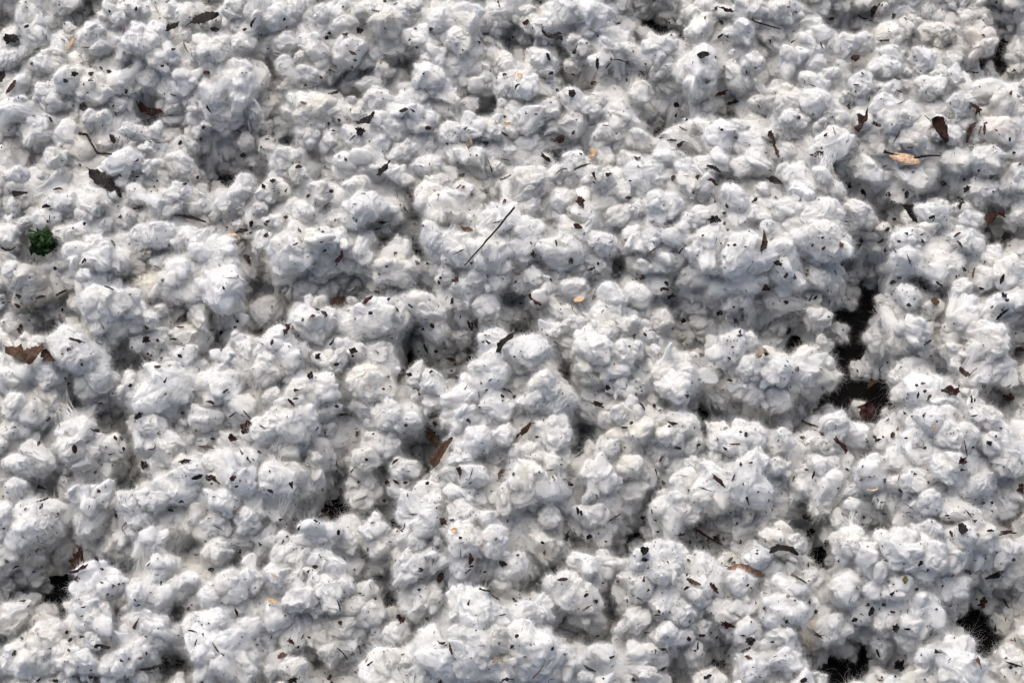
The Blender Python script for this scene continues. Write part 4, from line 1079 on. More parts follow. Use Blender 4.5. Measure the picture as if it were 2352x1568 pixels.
for i in range(1, len(ex)-1, 3):
    for j in range(1, len(ey)-1, 3):
        x, y = ex[i]+random.uniform(-.008, .008), ey[j]+random.uniform(-.008, .008)
        if PD[i, j] > .42 or EB[i, j]-E[i, j] < -.006: continue
        rr = random.uniform(.014, .028)
        p = np.array([x, y, EB[i, j]-.0150-rr*.25])
        q = to_pixel(p)
        tufts.append(dict(px=q[0], py=q[1], loc=p, s=(rr*random.uniform(.9, 1.4), rr*random.uniform(.9, 1.4), rr*random.uniform(.5, .75)), rot=random.uniform(0, 6.28),
                          var=random.randrange(NV), perm=random.randrange(len(PERM)), tint='w0'))
# small locks clinging to the sides of the hollows and valleys
for i in range(1, len(ex)-1, 2):
    for j in range(1, len(ey)-1, 2):
        if not .30 < PD[i, j] < .93: continue
        x, y = ex[i]+random.uniform(-.006, .006), ey[j]+random.uniform(-.006, .006)
        rr = random.uniform(.007, .0135)
        p = np.array([x, y, float(heap_h(x, y))-.024+random.uniform(-.006, .006)])
        if p[2] < -.115: continue
        q = to_pixel(p)
        tufts.append(dict(px=q[0], py=q[1], loc=p, s=(rr*random.uniform(.9, 1.5), rr*random.uniform(.9, 1.5), rr*random.uniform(.8, 1.2)), rot=random.uniform(0, 6.28),
                          var=random.randrange(NV), perm=random.randrange(len(PERM)), tint='w0'))
def visible(t): return -15 < t['px'] < FW+15 and -15 < t['py'] < FH+15
order = sorted((i for i in range(own) if visible(tufts[i])), key=lambda i: -tufts[i]['s'][0]*tufts[i]['s'][1])
single = set(order[:290])

# ------------------------------------------------------------------ ground + heap of loose lint
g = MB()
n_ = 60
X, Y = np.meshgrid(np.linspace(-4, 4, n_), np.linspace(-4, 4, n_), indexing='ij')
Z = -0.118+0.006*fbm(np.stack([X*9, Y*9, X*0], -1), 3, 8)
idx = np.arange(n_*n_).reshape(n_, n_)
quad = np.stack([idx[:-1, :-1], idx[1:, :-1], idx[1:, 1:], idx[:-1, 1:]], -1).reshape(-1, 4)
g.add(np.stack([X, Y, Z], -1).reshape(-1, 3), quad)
ground = obj('ground', g.mesh('ground', [M_PIT_SHADE])); tag(ground, 'ground under the cotton heap, coloured near black to stand for shade in hollows', kind='structure')  # black sheet that supplies the shade seen down in the hollows

hb = MB()
gx, gy = np.arange(-.80, .8001, .0028), np.arange(-.68, .7601, .0028)
X, Y = np.meshgrid(gx, gy, indexing='ij')
edge = np.clip((np.maximum(np.abs(X)/.80, np.abs(Y-.04)/.72)-.9)/.1, 0, 1)
P3 = np.stack([X*38, Y*38, X*0], -1)
def on_grid(A, x, y):
    u = np.clip((x-ex[0])/.006, 0, len(ex)-1.001); v = np.clip((y-ey[0])/.006, 0, len(ey)-1.001)
    i, j = u.astype(int), v.astype(int); u, v = u-i, v-j
    return (A[i, j]*(1-u)+A[i+1, j]*u)*(1-v)+(A[i, j+1]*(1-u)+A[i+1, j+1]*u)*v
Z = np.minimum(heap_h(X, Y)-.030, on_grid(np.minimum(EB, E), X, Y)-.026)+0.016*fbm(P3, 4, 21, True)+0.006*fbm(P3*2.6, 3, 31, True)-0.15*edge**2
idx = np.arange(X.size).reshape(X.shape)
quad = np.stack([idx[:-1, :-1], idx[1:, :-1], idx[1:, 1:], idx[:-1, 1:]], -1).reshape(-1, 4)
HV = np.stack([X, Y, Z], -1).reshape(-1, 3)
# shafts cut through the lint so the shade-black ground shows in deep pits
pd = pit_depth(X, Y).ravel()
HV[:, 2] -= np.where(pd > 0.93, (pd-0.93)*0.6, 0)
tri = np.concatenate([quad[:, [0, 1, 2]], quad[:, [0, 2, 3]]])
HN = vnormals(HV, tri)
HV = HV+HN*(0.010*fbm(HV*34, 3, 51, True)+0.004*fbm(HV*110, 2, 57))[:, None]
HN = vnormals(HV, tri)
hb.add(HV, quad, 0, HN)
r = np.random.default_rng(77)
def heap_fuzz(cnt, l0, l1, w, li0, li1, npt):
    i = r.choice(np.nonzero(HN[:, 2] > .55)[0], cnt); P = HV[i]; N = HN[i]
    gg = np.stack([vnoise(P*60+9*k, 60+k) for k in range(3)], -1)
    comb = unit(np.cross(N, gg+.3*r.normal(0, 1, (cnt, 3))))
    add_fibres(hb, P, N, comb, r.uniform(l0, l1, cnt), np.full(cnt, w)*r.uniform(.6, 1.4, cnt), r.uniform(li0, li1, cnt), r, npt)
heap_fuzz(90000, .004, .012, .00028, .05, .5, 3)
heap_fuzz(1500, .012, .035, .00013, .1, .5, 8)
heap = obj('cotton_heap', hb.mesh('cotton_heap', [M_CORE, M_FIB], True))
tag(heap, 'loose white cotton lint packed underneath and between the tufts of the heap', 'cotton', kind='stuff')
# the remaining, smaller tufts: one object of stuff that scatters the same tuft shapes with geometry nodes
protos = bpy.data.collections.new('tuft_shapes')
for k, me in enumerate(VAR):
    protos.objects.link(bpy.data.objects.new(f'tuft_shape_{k:02d}', me))
rest = [t for i, t in enumerate(tufts) if i not in single]
pm = bpy.data.meshes.new('small_cotton_tufts')
pm.vertices.add(len(rest)); pm.vertices.foreach_set('co', np.array([t['loc'] for t in rest], np.float32).ravel())
rot, scl = [], []
for t in rest:
    M, Sl = tuft_matrix(t); rot += list(Matrix(M.tolist()).to_euler()); scl += list(Sl)
pm.attributes.new('turn', 'FLOAT_VECTOR', 'POINT').data.foreach_set('vector', np.array(rot, np.float32))
pm.attributes.new('size', 'FLOAT_VECTOR', 'POINT').data.foreach_set('vector', np.array(scl, np.float32))
pm.attributes.new('shape', 'INT', 'POINT').data.foreach_set('value', np.array([t['var'] for t in rest], np.int32))
small = obj('small_cotton_tufts', pm)
tag(small, 'countless small white cotton tufts filling gaps between the larger tufts', 'cotton tufts', kind='stuff')
gn = bpy.data.node_groups.new('scatter_tufts', 'GeometryNodeTree')
gn.interface.new_socket('Geometry', in_out='INPUT', socket_type='NodeSocketGeometry'); gn.interface.new_socket('Geometry', in_out='OUTPUT', socket_type='NodeSocketGeometry')
gi, go = gn.nodes.new('NodeGroupInput'), gn.nodes.new('NodeGroupOutput')
iop = gn.nodes.new('GeometryNodeInstanceOnPoints'); ci = gn.nodes.new('GeometryNodeCollectionInfo')
ci.inputs['Collection'].default_value = protos; ci.inputs['Separate Children'].default_value = True; ci.inputs['Reset Children'].default_value = True
def named(nm, ty):
    n = gn.nodes.new('GeometryNodeInputNamedAttribute'); n.data_type = ty; n.inputs['Name'].default_value = nm
    return n.outputs['Attribute']
iop.inputs['Pick Instance'].default_value = True
e2r = gn.nodes.new('FunctionNodeEulerToRotation')
gn.links.new(named('turn', 'FLOAT_VECTOR'), e2r.inputs[0]); gn.links.new(e2r.outputs[0], iop.inputs['Rotation'])
gn.links.new(named('size', 'FLOAT_VECTOR'), iop.inputs['Scale']); gn.links.new(named('shape', 'INT'), iop.inputs['Instance Index'])
gn.links.new(gi.outputs[0], iop.inputs['Points']); gn.links.new(ci.outputs[0], iop.inputs['Instance']); gn.links.new(iop.outputs[0], go.inputs[0])
small.modifiers.new('scatter', 'NODES').node_group = gn

# ------------------------------------------------------------------ surface lookup for whatever lies on the cotton
BV, BF, k0 = [HV], [tri], len(HV)
for t in tufts:
    if not (-80 < t['px'] < FW+80 and -80 < t['py'] < FH+80): continue
    M, Sl = tuft_matrix(t); v, f, n = LOW[t['var']]
    BV.append(v@(M*Sl[None, :]).T+t['loc']); BF.append(f+k0); k0 += len(v)
bvh = BVHTree.FromPolygons(np.concatenate(BV).tolist(), np.concatenate(BF).tolist())
def hit(px, py):
    h = bvh.ray_cast(Vector(CAMP), Vector(ray(px, py)))
    if h[0] is None: return on_plane(px, py, 0), np.array([0, 0, 1.0])
    n = np.array(h[1]); n = n if n@ray(px, py) < 0 else -n
    return np.array(h[0]), n
def surface(px, py, spread):
    p, n = hit(px, py); n = n.copy()
    for a in range(5):
        q, m = hit(px+math.cos(a*1.26)*spread, py+math.sin(a*1.26)*spread); n += m*.7
    return p, unit(n)
def frame(px, py, L, ang, tilt=0.25, flat=0.7, W=None):
    """axes for a flat thing resting on the cotton at a photo pixel, long axis turned by ang in the picture"""
    W = W or L*.5
    ca, sa = math.cos(ang), math.sin(ang)
    P = []
    for u in (-.42, -.2, 0, .2, .42):
        for w in (-.4, 0, .4):
            a, b = u*L/MPP, w*W/MPP
            P.append(hit(px+a*ca-b*sa, py-(a*sa+b*ca))[0])
    P = np.array(P); c = P.mean(0)
    n = np.linalg.svd(P-c)[2][2]; n = n if n[2] > 0 else -n
    n = unit(n*flat+np.array([0, -.35, .9])*.75+rng.normal(0, tilt*.6, 3))
    d = RIGHT*ca+UPV*sa
    x = unit(d-n*(d@n)); y = np.cross(n, x)
    res = (P-P[7])@n
    rd = ray(px, py)
    p = P[7]-rd*np.clip(np.percentile(res, 84 if L < 70*S else 93), -.002, .015 if L < 70*S else .024)/max(.35, -(rd@n))
    return Matrix(((x[0], y[0], n[0], p[0]), (x[1], y[1], n[1], p[1]), (x[2], y[2], n[2], p[2]), (0, 0, 0, 1))), p, n

# ------------------------------------------------------------------ labels
LAND = [(100, 553, 'the green leaf wad'), (133, 1329, 'the lower left black pit'), (1964, 710, 'the big black hollow'), (2258, 1466, 'the lower right black pit'),
        (1125, 545, 'the long thin twig'), (2075, 365, 'the husk pierced by a twig'), (1748, 812, 'the grey folded husk'), (784, 705, 'the ridged brown leaf'),
        (1713, 1310, 'the orange brown leaf'), (1980, 955, 'the fan shaped red leaf'), (60, 812, 'the three clustered brown leaves'), (470, 43, 'the pale rimmed black leaf'),
        (225, 335, 'the bent black twig'), (240, 420, 'the large torn black leaf'), (1985, 280, 'the shaggy upper right leaf'), (2150, 300, 'the crooked stalked red leaf'),
        (1265, 88, 'the stringy top centre leaf'), (370, 1527, 'the black bark chunk'), (1018, 1040, 'the long curled brown leaf'), (1170, 780, 'the feathery black shred'),
        (1622, 1230, 'the red twig in shade'), (2285, 1320, 'the black crescent leaf'), (1955, 585, 'the twisted black leaf'), (490, 1097, 'the torn red leaf cluster'),
        (1363, 353, 'the orange hull chip'), (258, 560, 'the small green sliver'), (1833, 1327, 'the lone straw twig'), (843, 275, 'the striped arched leaf'),
        (555, 540, 'the shaggy bark tuft'), (790, 565, 'the crusty white seed'), (1223, 700, 'the red leaf with thread tail'), (1755, 58, 'the thin black top twig'),
        (625, 1380, 'the crumbly tan hull'), (1940, 585, 'the twisted black leaf'), (1275, 1030, 'the shredded brown curl'), (1800, 1270, 'the shredded splintered leaf'),
        (1140, 1490, 'the bottom white drift'), (2310, 1225, 'the spiky level leaf'), (950, 195, 'the small upper middle crevice'), (1530, 30, 'the top centre grey hollow')]
ONES = ['nearest to it', 'second nearest', 'third nearest', 'fourth nearest', 'fifth nearest', 'sixth nearest', 'seventh nearest', 'eighth nearest', 'ninth nearest', 'tenth nearest', 'eleventh nearest', 'twelfth nearest']
def where(px, py):
    best = sorted(LAND, key=lambda l: math.hypot(l[0]-px, l[1]-py)+(0 if math.hypot(l[0]-px, l[1]-py) > 26 else 900))[0]
    dx, dy = px-best[0], best[1]-py
    a = math.degrees(math.atan2(dy, dx)) % 360
    rel = ['right of', 'up and right of', 'above', 'up and left of', 'left of', 'down and left of', 'below', 'down and right of'][int((a+22.5)//45) % 8]
    return rel, best[2], math.hypot(dx, dy)
def give_labels(items):
    """items: (object, description, px, py); every label ends up different"""
    groups = {}
    for o, desc, px, py in items:
        rel, lm, d = where(px, py)
        groups.setdefault(f'{desc} {rel} {lm}', []).append((d, o))
    for key, L in groups.items():
        L.sort(key=lambda t: t[0])
        for i, (d, o) in enumerate(L):
            o['label'] = key if len(L) == 1 else f'{ONES[min(i, 11)].split(" to")[0]} {key}'

# ------------------------------------------------------------------ the larger tufts, one object each
lab = []
for i in order[:290]:
    t = tufts[i]
    o = obj('cotton_tuft', VAR[t['var']])
    M, Sl = tuft_matrix(t)
    o.location = t['loc']; o.rotation_euler = Matrix(M.tolist()).to_euler(); o.scale = Sl
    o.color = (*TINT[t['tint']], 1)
    r0, r1 = t['s'][0]/S/1.28, t['s'][1]/S/1.40
    size = 'big' if r0*r1 > 14500 else 'broad' if r0 > 1.25*r1 else 'tall' if r1 > 1.12*r0 else 'rounded'
    tint = {'w0': 'white', 'y': 'yellowed', 'd': 'greyish', 't': 'tan stained', 'w': 'pinkish white'}[t['tint']]
    tag(o, cat='cotton tuft', group='larger tufts of cotton in the heap')
    lab.append((o, f'{size} {tint} cotton tuft', t['px'], t['py']))
give_labels(lab)

# ------------------------------------------------------------------ leaf trash
def outline_blade(kind, L, W, r):
    """flat grid of a leaf piece in its own plane: verts (x,y,z), quads/tris as a radial fan"""
    n = 30 if L > .006 else 18
    th = np.linspace(0, 2*math.pi, n, endpoint=False)
    if kind in 'c':
        k = r.integers(5, 9); ta = np.sort((np.arange(k)+r.uniform(-.32, .32, k))*2*math.pi/k)
        ra = r.uniform(.72, 1.08, k)
    elif kind == 't':
        ta = np.array([0.0, 2.3, 4.1])+r.uniform(-.2, .2, 3); ra = np.array([1.1, .8, .85])
    else:
        k = r.integers(9, 15); ta = np.sort((np.arange(k)+r.uniform(-.35, .35, k))*2*math.pi/k)
        ra = np.where(np.arange(k) % 2 == 0, r.uniform(.8, 1.15, k), r.uniform(.5, .85, k))
    ta = ta % (2*math.pi); o = np.argsort(ta); ta, ra = ta[o], ra[o]
    px, py = np.cos(ta)*ra, np.sin(ta)*ra
    # straight edges between corners
    pts = []
    for a in th:
        j = np.searchsorted(ta, a) % len(ta); i = (j-1) % len(ta)
        ux, uy = px[j]-px[i], py[j]-py[i]
        den = math.cos(a)*uy-math.sin(a)*ux
        s = (px[i]*uy-py[i]*ux)/den if abs(den) > 1e-6 else ra[i]
        pts.append(min(max(s, .25), 1.2))
    rad = np.array(pts)*(1+r.normal(0, .05 if kind != 'j' else .09, n))
    rings = (0.0, .4, .72, 1.0)
    V = [[0, 0, 0]]
    for q in rings[1:]: V += [[math.cos(a)*rr*q, math.sin(a)*rr*q, 0] for a, rr in zip(th, rad)]
    V = np.array(V)*np.array([L/2, W/2, 1])
    F3 = [[0, 1+i, 1+(i+1) % n] for i in range(n)]
    F4 = []
    for q in range(2):
        b = 1+q*n
        F4 += [[b+i, b+n+i, b+n+(i+1) % n, b+(i+1) % n] for i in range(n)]
    rim = [1+2*n+i for i in range(n)]
    return V, F3, F4, rim
def strip_blade(kind, L, W, r):
    n, m = (22, 7) if kind == 'A' else (14, 4)
    u = np.linspace(0, 1, n); v = np.linspace(-1, 1, m)
    U, Vv = np.meshgrid(u, v, indexing='ij')
    if kind == 'A': w = np.sin(math.pi*np.clip(u, 0.0, 1)**.8)**.75*(1+.22*vnoise(np.stack([u*7+r.uniform(0, 50), u*0, u*0], -1), 3)+.09*r.normal(0, 1, n))+.02
    elif kind in 'kK': w = np.sin(math.pi*(u*.9+.05))**.6*(1+.15*r.normal(0, 1, n))
    else: w = (.55+.45*np.sin(math.pi*u))*(1+.2*r.normal(0, 1, n))
    x = (U-.5)*L; y = Vv*(W/2)*np.abs(w)[:, None]
    bend = r.choice([-1, 1])*(r.uniform(.5, 1.0) if kind in 'kK' else r.uniform(.0, .35) if kind == 's' else r.uniform(.02, .12))
    y = y+bend*L*.45*(.25-(U-.5)**2)*(1 if kind != 'A' else .6)
    V = np.stack([x, y, 0*x], -1).reshape(-1, 3)
    idx = np.arange(n*m).reshape(n, m)
    F4 = np.stack([idx[:-1, :-1], idx[1:, :-1], idx[1:, 1:], idx[:-1, 1:]], -1).reshape(-1, 4).tolist()
    rim = list(idx[:, 0])+list(idx[-1, 1:])+list(idx[-2::-1, -1])+list(idx[0, -2:0:-1])
    return V, [], F4, rim, U.ravel(), Vv.ravel()
def bent(V, L, W, r, kind, UV=None):
    x, y = V[:, 0]/L*2, V[:, 1]/max(W, 1e-6)*2
    c1, c2 = r.normal(0, .10)*L, r.normal(.0, .5)*W*.35
    if kind == 'A': c1, c2 = r.uniform(-.14, .10)*L, r.uniform(.12, .34)*W
    z = c1*x*x+c2*y*y+r.normal(0, .12)*W*x*y
    amp = {'c': .10, 't': .10, 'j': .22, 'J': .3, 's': .10, 'k': .12, 'K': .2, 'A': .07, 'H': .3}[kind]
    z = z+amp*W*fbm(np.stack([x*1.6+r.uniform(0, 90), y*1.6, x*0], -1), 3, int(r.integers(999)))*2
    if kind == 'A':
        fold = r.uniform(.10, .34)*r.choice([1, 1, -1])
        z = z+fold*W*np.abs(UV[1])+.03*W*np.sin(UV[0]*40+np.abs(UV[1])*7)*np.abs(UV[1])
        z = z+r.uniform(-.3, .3)*W*(UV[0]-.5)*UV[1]
    if kind in 'Kk': z = z+.28*W*(UV[1]**2)
    V = V.copy(); V[:, 2] = z-z.min()*0.5
    return V
def shell(V, F3, F4, rim, th):
    """gives a sheet its thickness"""
    n = len(V)
    B = V.copy(); B[:, 2] -= th
    mb = MB()
    rim = np.array(rim); rn = np.roll(rim, -1)
    side = np.stack([rim, rim+n, rn+n, rn], 1)
    allv = np.concatenate([V, B])
    f4 = ([*F4] + [[q+n for q in f[::-1]] for f in F4])
    f4 = np.array(f4+side.tolist()) if len(f4) else side
    mb.add(allv, f4)
    if F3:
        f3 = np.array(F3+[[q+n for q in f[::-1]] for f in F3])
        mb.f3.append(f3); mb.m3.append(np.zeros(len(f3), np.int32))
    return mb
def leaf_mesh(kind, L, W, r, name, mat):
    if kind in 'ctjJH':
        V, F3, F4, rim = outline_blade('j' if kind in 'JH' else kind, L, W, r)
        V = bent(V, L, W, r, kind)
    else:
        V, F3, F4, rim, U, Vv = strip_blade(kind, L, W, r)
        V = bent(V, L, W, r, kind, (U, Vv))
    return shell(V, F3, F4, rim, max(.00025, min(.0006, .03*W))).mesh(name, [mat])
def tube(pts, rad, seg=7):
    pts = np.array(pts, float); n = len(pts)
    tg = unit(np.gradient(pts, axis=0)); V = []
    for p, t, rr in zip(pts, tg, rad):
        a = unit(np.cross(t, [.3, .2, 1.0])); b = np.cross(t, a)
        V += [p+rr*(a*math.cos(q)+b*math.sin(q)) for q in np.linspace(0, 2*math.pi, seg, endpoint=False)]
    F = [[i*seg+k, i*seg+(k+1) % seg, (i+1)*seg+(k+1) % seg, (i+1)*seg+k] for i in range(n-1) for k in range(seg)]
    mb = MB(); mb.add(np.array(V), np.array(F))
    c0 = [[k, (k+1) % seg, 0] for k in range(1, seg-1)]
    mb.f3.append(np.array([[0, k+1, k] for k in range(1, seg-1)]+[[(n-1)*seg, (n-1)*seg+k, (n-1)*seg+k+1] for k in range(1, seg-1)])); mb.m3.append(np.zeros(2*(seg-2), np.int32))
    return mb
NAMES = {'c': 'leaf_chip', 't': 'leaf_flake', 'j': 'torn_leaf_scrap', 's': 'leaf_shred', 'k': 'leaf_curl', 'A': 'dry_leaf', 'J': 'torn_leaf', 'K': 'curled_leaf', 'H': 'hull_chip'}
CATS = {'c': 'leaf chip', 't': 'leaf flake', 'j': 'leaf scrap', 's': 'leaf shred', 'k': 'leaf curl', 'A': 'dry leaf', 'J': 'torn leaf', 'K': 'curled leaf', 'H': 'hull chip'}
GRP = {'c': 'small chips of dead leaf on the cotton', 't': 'pointed flakes of dead leaf on the cotton', 'j': 'torn scraps of dead leaf on the cotton', 's': 'narrow shreds of dead leaf on the cotton',
       'k': 'thin curls of dead leaf on the cotton', 'A': 'whole dry leaves on the cotton', 'J': 'larger torn leaves on the cotton', 'K': 'curled leaf pieces on the cotton', 'H': 'chips of hull on the cotton'}
CN = {'b': 'black', 'r': 'dark red', 'm': 'brown', 't': 'tan', 'o': 'orange brown', 'y': 'grey brown', 'l': 'olive', 'g': 'green'}
FORM = {'c': 'leaf chip', 't': 'pointed leaf flake', 'j': 'leaf scrap', 's': 'narrow leaf shred', 'k': 'thin leaf curl'}
STALK = {'pale rimmed': 1, 'crooked stalk': 1, 'hooked stalk': 1, 'black leaf with a long tip': 0}
lab, tl = [], 0
items = []
for line in DEBRIS.strip().splitlines():
    if line[0] == '#': tl = int(line[1:]); continue
    q, _, text = line.partition('|')
    k, c, x, y, L, W, a = q.split()
    items.append((k, c, *tile(tl, float(x), float(y)), float(L)*S, float(W)*S, math.radians(float(a)), text))
for i, (k, c, px, py, L, W, a, text) in enumerate(items):
    r = np.random.default_rng(4000+i)
    g_ = 1.42 if k in 'cjt' else 1.22
    W, L = W*g_, L*g_
    m, p, n = frame(px, py, L, a, .16 if k != 's' else .08, W=W)
    lift = .0058+.06*W*(k in 'AJK')
    m.translation = Vector(p-ray(px, py)*lift)
    if k in 'AK':
        o = bpy.data.objects.new(NAMES[k], None); col.objects.link(o); o.empty_display_size = .005
        o.matrix_world = m
        obj('blade', leaf_mesh(k, L, W, r, 'blade', LM[c]), o)
        if k == 'A':
            xs = np.linspace(-.48, .40, 9)*L
            long_ = 'stalk' in text
            pts = [(-.70*L if long_ else -.56*L, (-.10*L if long_ else 0), .001)]+[(-.5*L, 0, .0008)]
            obj('stalk', tube([(pts[0][0]-.04*L, pts[0][1]*1.6, .002), pts[0], pts[1], (-.42*L, .0, .0006)], [.0003, .0005, .0006, .0005]).mesh('stalk', [LM[c if c != 't' else 'm']]), o)
    else:
        o = obj(NAMES[k], leaf_mesh(k, L, W, r, NAMES[k], LM[c]))
        o.matrix_world = m
    tag(o, text or None, CATS[k], GRP[k])
    if not text:
        s = 'tiny' if L < 24*S*g_ else 'small' if L < 44*S*g_ else 'medium' if L < 72*S*g_ else 'large'
        shape = ''
        if k == 'c': shape = 'long ' if L > 1.9*W else 'blocky ' if L < 1.25*W else ''
        lab.append((o, f'{s} {CN[c]} {shape}{FORM[k]}', px, py))
give_labels(lab)

# ------------------------------------------------------------------ twigs, husks, green leaves
def path_on(pxs, lift, sub=6):
    """a path over the cotton through photo pixels, eased so that a stiff twig bridges hollows"""
    P = [hit(*q)[0] for q in pxs]
    z = [p[2] for p in P]
    return P
def twig(pxs, rad, label, mat=M_TWIG, group=None, drop=0.0, name='twig', cat='twig'):
    ends = []
    for q in pxs: ends.append(hit(*q)[0]+np.array([0, -.0025, .0055]))
    pts = []
    for a, b in zip(ends[:-1], ends[1:]):
        for s in np.linspace(0, 1, 7)[:-1]: pts.append(a*(1-s)+b*s+rng.normal(0, .00025, 3))
    pts.append(ends[-1]); pts = np.array(pts)
    # raise it until no stretch is buried
    ex_ = [np.linalg.norm(p-CAMP)-np.linalg.norm(hit(*to_pixel(p))[0]-CAMP) for p in pts]
    pts = pts-ray(*pxs[len(pxs)//2])*(float(np.clip(np.percentile(ex_, 98), 0, .05))+.004)
    base = pts.mean(0)
    n = len(pts); rr = np.linspace(rad*1.15, rad*.7, n)*(1+rng.normal(0, .07, n))
    o = obj(name, tube(pts-base, rr).mesh(name, [mat])); o.location = base
    return tag(o, label, cat, group)
twig([(1181, 478), (1128, 543), (1068, 610)], .0012, 'long thin straight twig lying diagonally near the middle of photo')
twig([(183, 308), (200, 311), (226, 354), (258, 356)], .0016, 'bent black twig with two kinks at the upper left')
twig([(1715, 44), (1750, 58), (1792, 70)], .0012, 'thin black twig near the top edge, right of centre')
twig([(1594, 1212), (1625, 1232), (1656, 1250)], .0014, 'red brown twig in the shaded hollow at lower right', LM['r'])
twig([(1841, 967), (1862, 975), (1880, 981)], .0016, 'short red brown twig below the big hollow on the right', LM['r'])
twig([(1817, 1318), (1834, 1327), (1850, 1337)], .0014, 'pale brown straw twig lying in the lower right', LM['l'])
twig([(293, 1200), (283, 1208), (283, 1218), (290, 1224)], .0005, 'black thread thin hooked stem at lower left', LM['b'], name='hooked_stem', cat='stem')
twig([(1311, 696), (1316, 715), (1326, 724)], .0004, 'fine wiry stem on cotton right of the centre hollow', LM['m'], name='wiry_stem', cat='stem')
twig([(1647, 1437), (1652, 1431), (1668, 1434)], .0004, 'wiry tail beside the dark red leaf at lower right', LM['r'], name='wiry_stem', cat='stem')
twig([(1258, 77), (1272, 84), (1286, 92)], .0004, 'stringy stem across the shredded leaf at the top centre', LM['b'], name='wiry_stem', cat='stem')
twig([(1239, 713), (1232, 706), (1229, 690)], .0004, 'thread tail hanging beside the red brown leaf above centre', LM['r'], name='wiry_stem', cat='stem')
twig([(1645, 548), (1644, 555), (1641, 562)], .0004, 'wiry tail above the black pointed sliver, above centre', LM['b'], name='wiry_stem', cat='stem')

def blob(rx, ry, rz, seed, level=4):
    d, f = ICO[level]
    v = d*(1+.22*fbm(d*1.7+seed, 4, seed)+.10*fbm(d*6, 3, seed+3, True))[:, None]
    return v*np.array([rx, ry, rz]), f
# tan husk pierced by a black twig
m, p, n = frame(1764+0.33351*945, 1095*.33351, 230*S, math.radians(-12), .02)
h = bpy.data.objects.new('seed_husk', None); col.objects.link(h); h.matrix_world = m; h.matrix_world.translation = Vector(p-ray(1764+0.33351*945, 1095*.33351)*.010)
tag(h, 'tan fibrous husk pierced lengthwise by a black twig, upper right', 'husk')
mb = MB(); v, f = blob(115*S, 36*S, 24*S, 5); v[:, 2] += .05*S*np.sin(v[:, 0]*900); nn = vnormals(v, f); mb.add(v, f, 0, nn)
fuzz(mb, v/(70*S), f, nn, 3, 10, .1, .2, .01)
mb = MB(); mb.add(v, f)
obj('fibrous_body', mb.mesh('fibrous_body', [M_HUSK]), h)
obj('twig', tube([(-165*S, 18*S, .001), (-140*S, 12*S, .0015), (-80*S, 10*S, .002), (0, 12*S, .002)], [.0026, .0014, .0013, .0012]).mesh('twig', [M_TWIG]), h)
obj('twig', tube([(40*S, 6*S, .002), (110*S, 42*S, .002), (180*S, 66*S, .0015), (245*S, 80*S, .001)], [.0013, .0015, .0013, .0008]).mesh('twig', [M_TWIG]), h)
# grey folded husk
m, p, n = frame(1176+.33351*1712, 522.7+.33351*866, 110*S, 0.15, .02)
h = bpy.data.objects.new('folded_husk', None); col.objects.link(h); h.matrix_world = m; h.matrix_world.translation = Vector(p-ray(1747, 811)*.016)
tag(h, 'grey tan folded husk with a black patch as shade in its opening, right of centre', 'husk')
r = np.random.default_rng(61)
obj('upper_flap', leaf_mesh('J', 125*S, 82*S, r, 'upper_flap', LM['y']), h)
q = obj('lower_flap', leaf_mesh('c', 70*S, 48*S, r, 'lower_flap', LM['y']), h); q.location = (-18*S, -22*S, .0022); q.rotation_euler = (.5, -.2, 1.2)
q = obj('opening_shade', leaf_mesh('c', 46*S, 36*S, r, 'opening_shade', LM['b']), h); q.location = (32*S, -30*S, .0030); q.rotation_euler = (.2, .1, .4)  # black flake laid on as the shade inside the husk
# crumpled green leaf wad
m, p, n = frame(.33351*308, 522.7+.33351*95, 200*S, 0.0, .02, .3)
h = bpy.data.objects.new('green_leaf_wad', None); col.objects.link(h); h.matrix_world = m; h.matrix_world.translation = Vector(p-ray(103, 554)*.022)
tag(h, 'crumpled dark green leaf wad on cotton at the left edge', 'green leaf')
r = np.random.default_rng(62)
for j, (x, y, z, L, W, rx, ry, rz) in enumerate(((10, 0, 2, 200, 150, .2, .1, .5), (-50, -30, 6, 130, 110, .5, -.4, 1.4), (50, 30, 8, 150, 120, -.4, .5, 2.2), (-30, 45, 10, 120, 90, -.6, -.3, 0.2),
                                                (60, -30, 9, 120, 110, .5, .5, 3.0), (0, 10, 13, 120, 100, .1, -.2, 4.1), (0, -55, 4, 150, 70, .7, 0, .1))):
    q = obj('leaf', leaf_mesh('J', L*S*1.15, W*S*1.15, r, 'leaf', LM['g']), h); q.location = (x*S, y*S, z*.0011); q.rotation_euler = (rx, ry, rz)
obj('stem', tube([(-20*S, 50*S, .008), (-60*S, 72*S, .007), (-105*S, 78*S, .005)], [.0012, .001, .0022]).mesh('stem', [LM['g']]), h)
# two little green slivers
for (t, x, y, L, W, a, text) in ((4, 778, 112, 66, 22, -65, 'small fresh green leaf sliver right of the green wad'), (5, 1170, 835, 80, 22, -68, 'narrow green leaf sliver in the dark centre left crevice')):
    px, py = tile(t, x, y); m, p, n = frame(px, py, L*S, math.radians(a), .05)
    o = bpy.data.objects.new('green_leaf', None); col.objects.link(o); o.matrix_world = m; o.matrix_world.translation = Vector(p-ray(px, py)*.006)
    tag(o, text, 'green leaf', 'green leaf pieces'); obj('blade', leaf_mesh('A', L*S, W*S, np.random.default_rng(int(x)), 'blade', LM['g']), o)
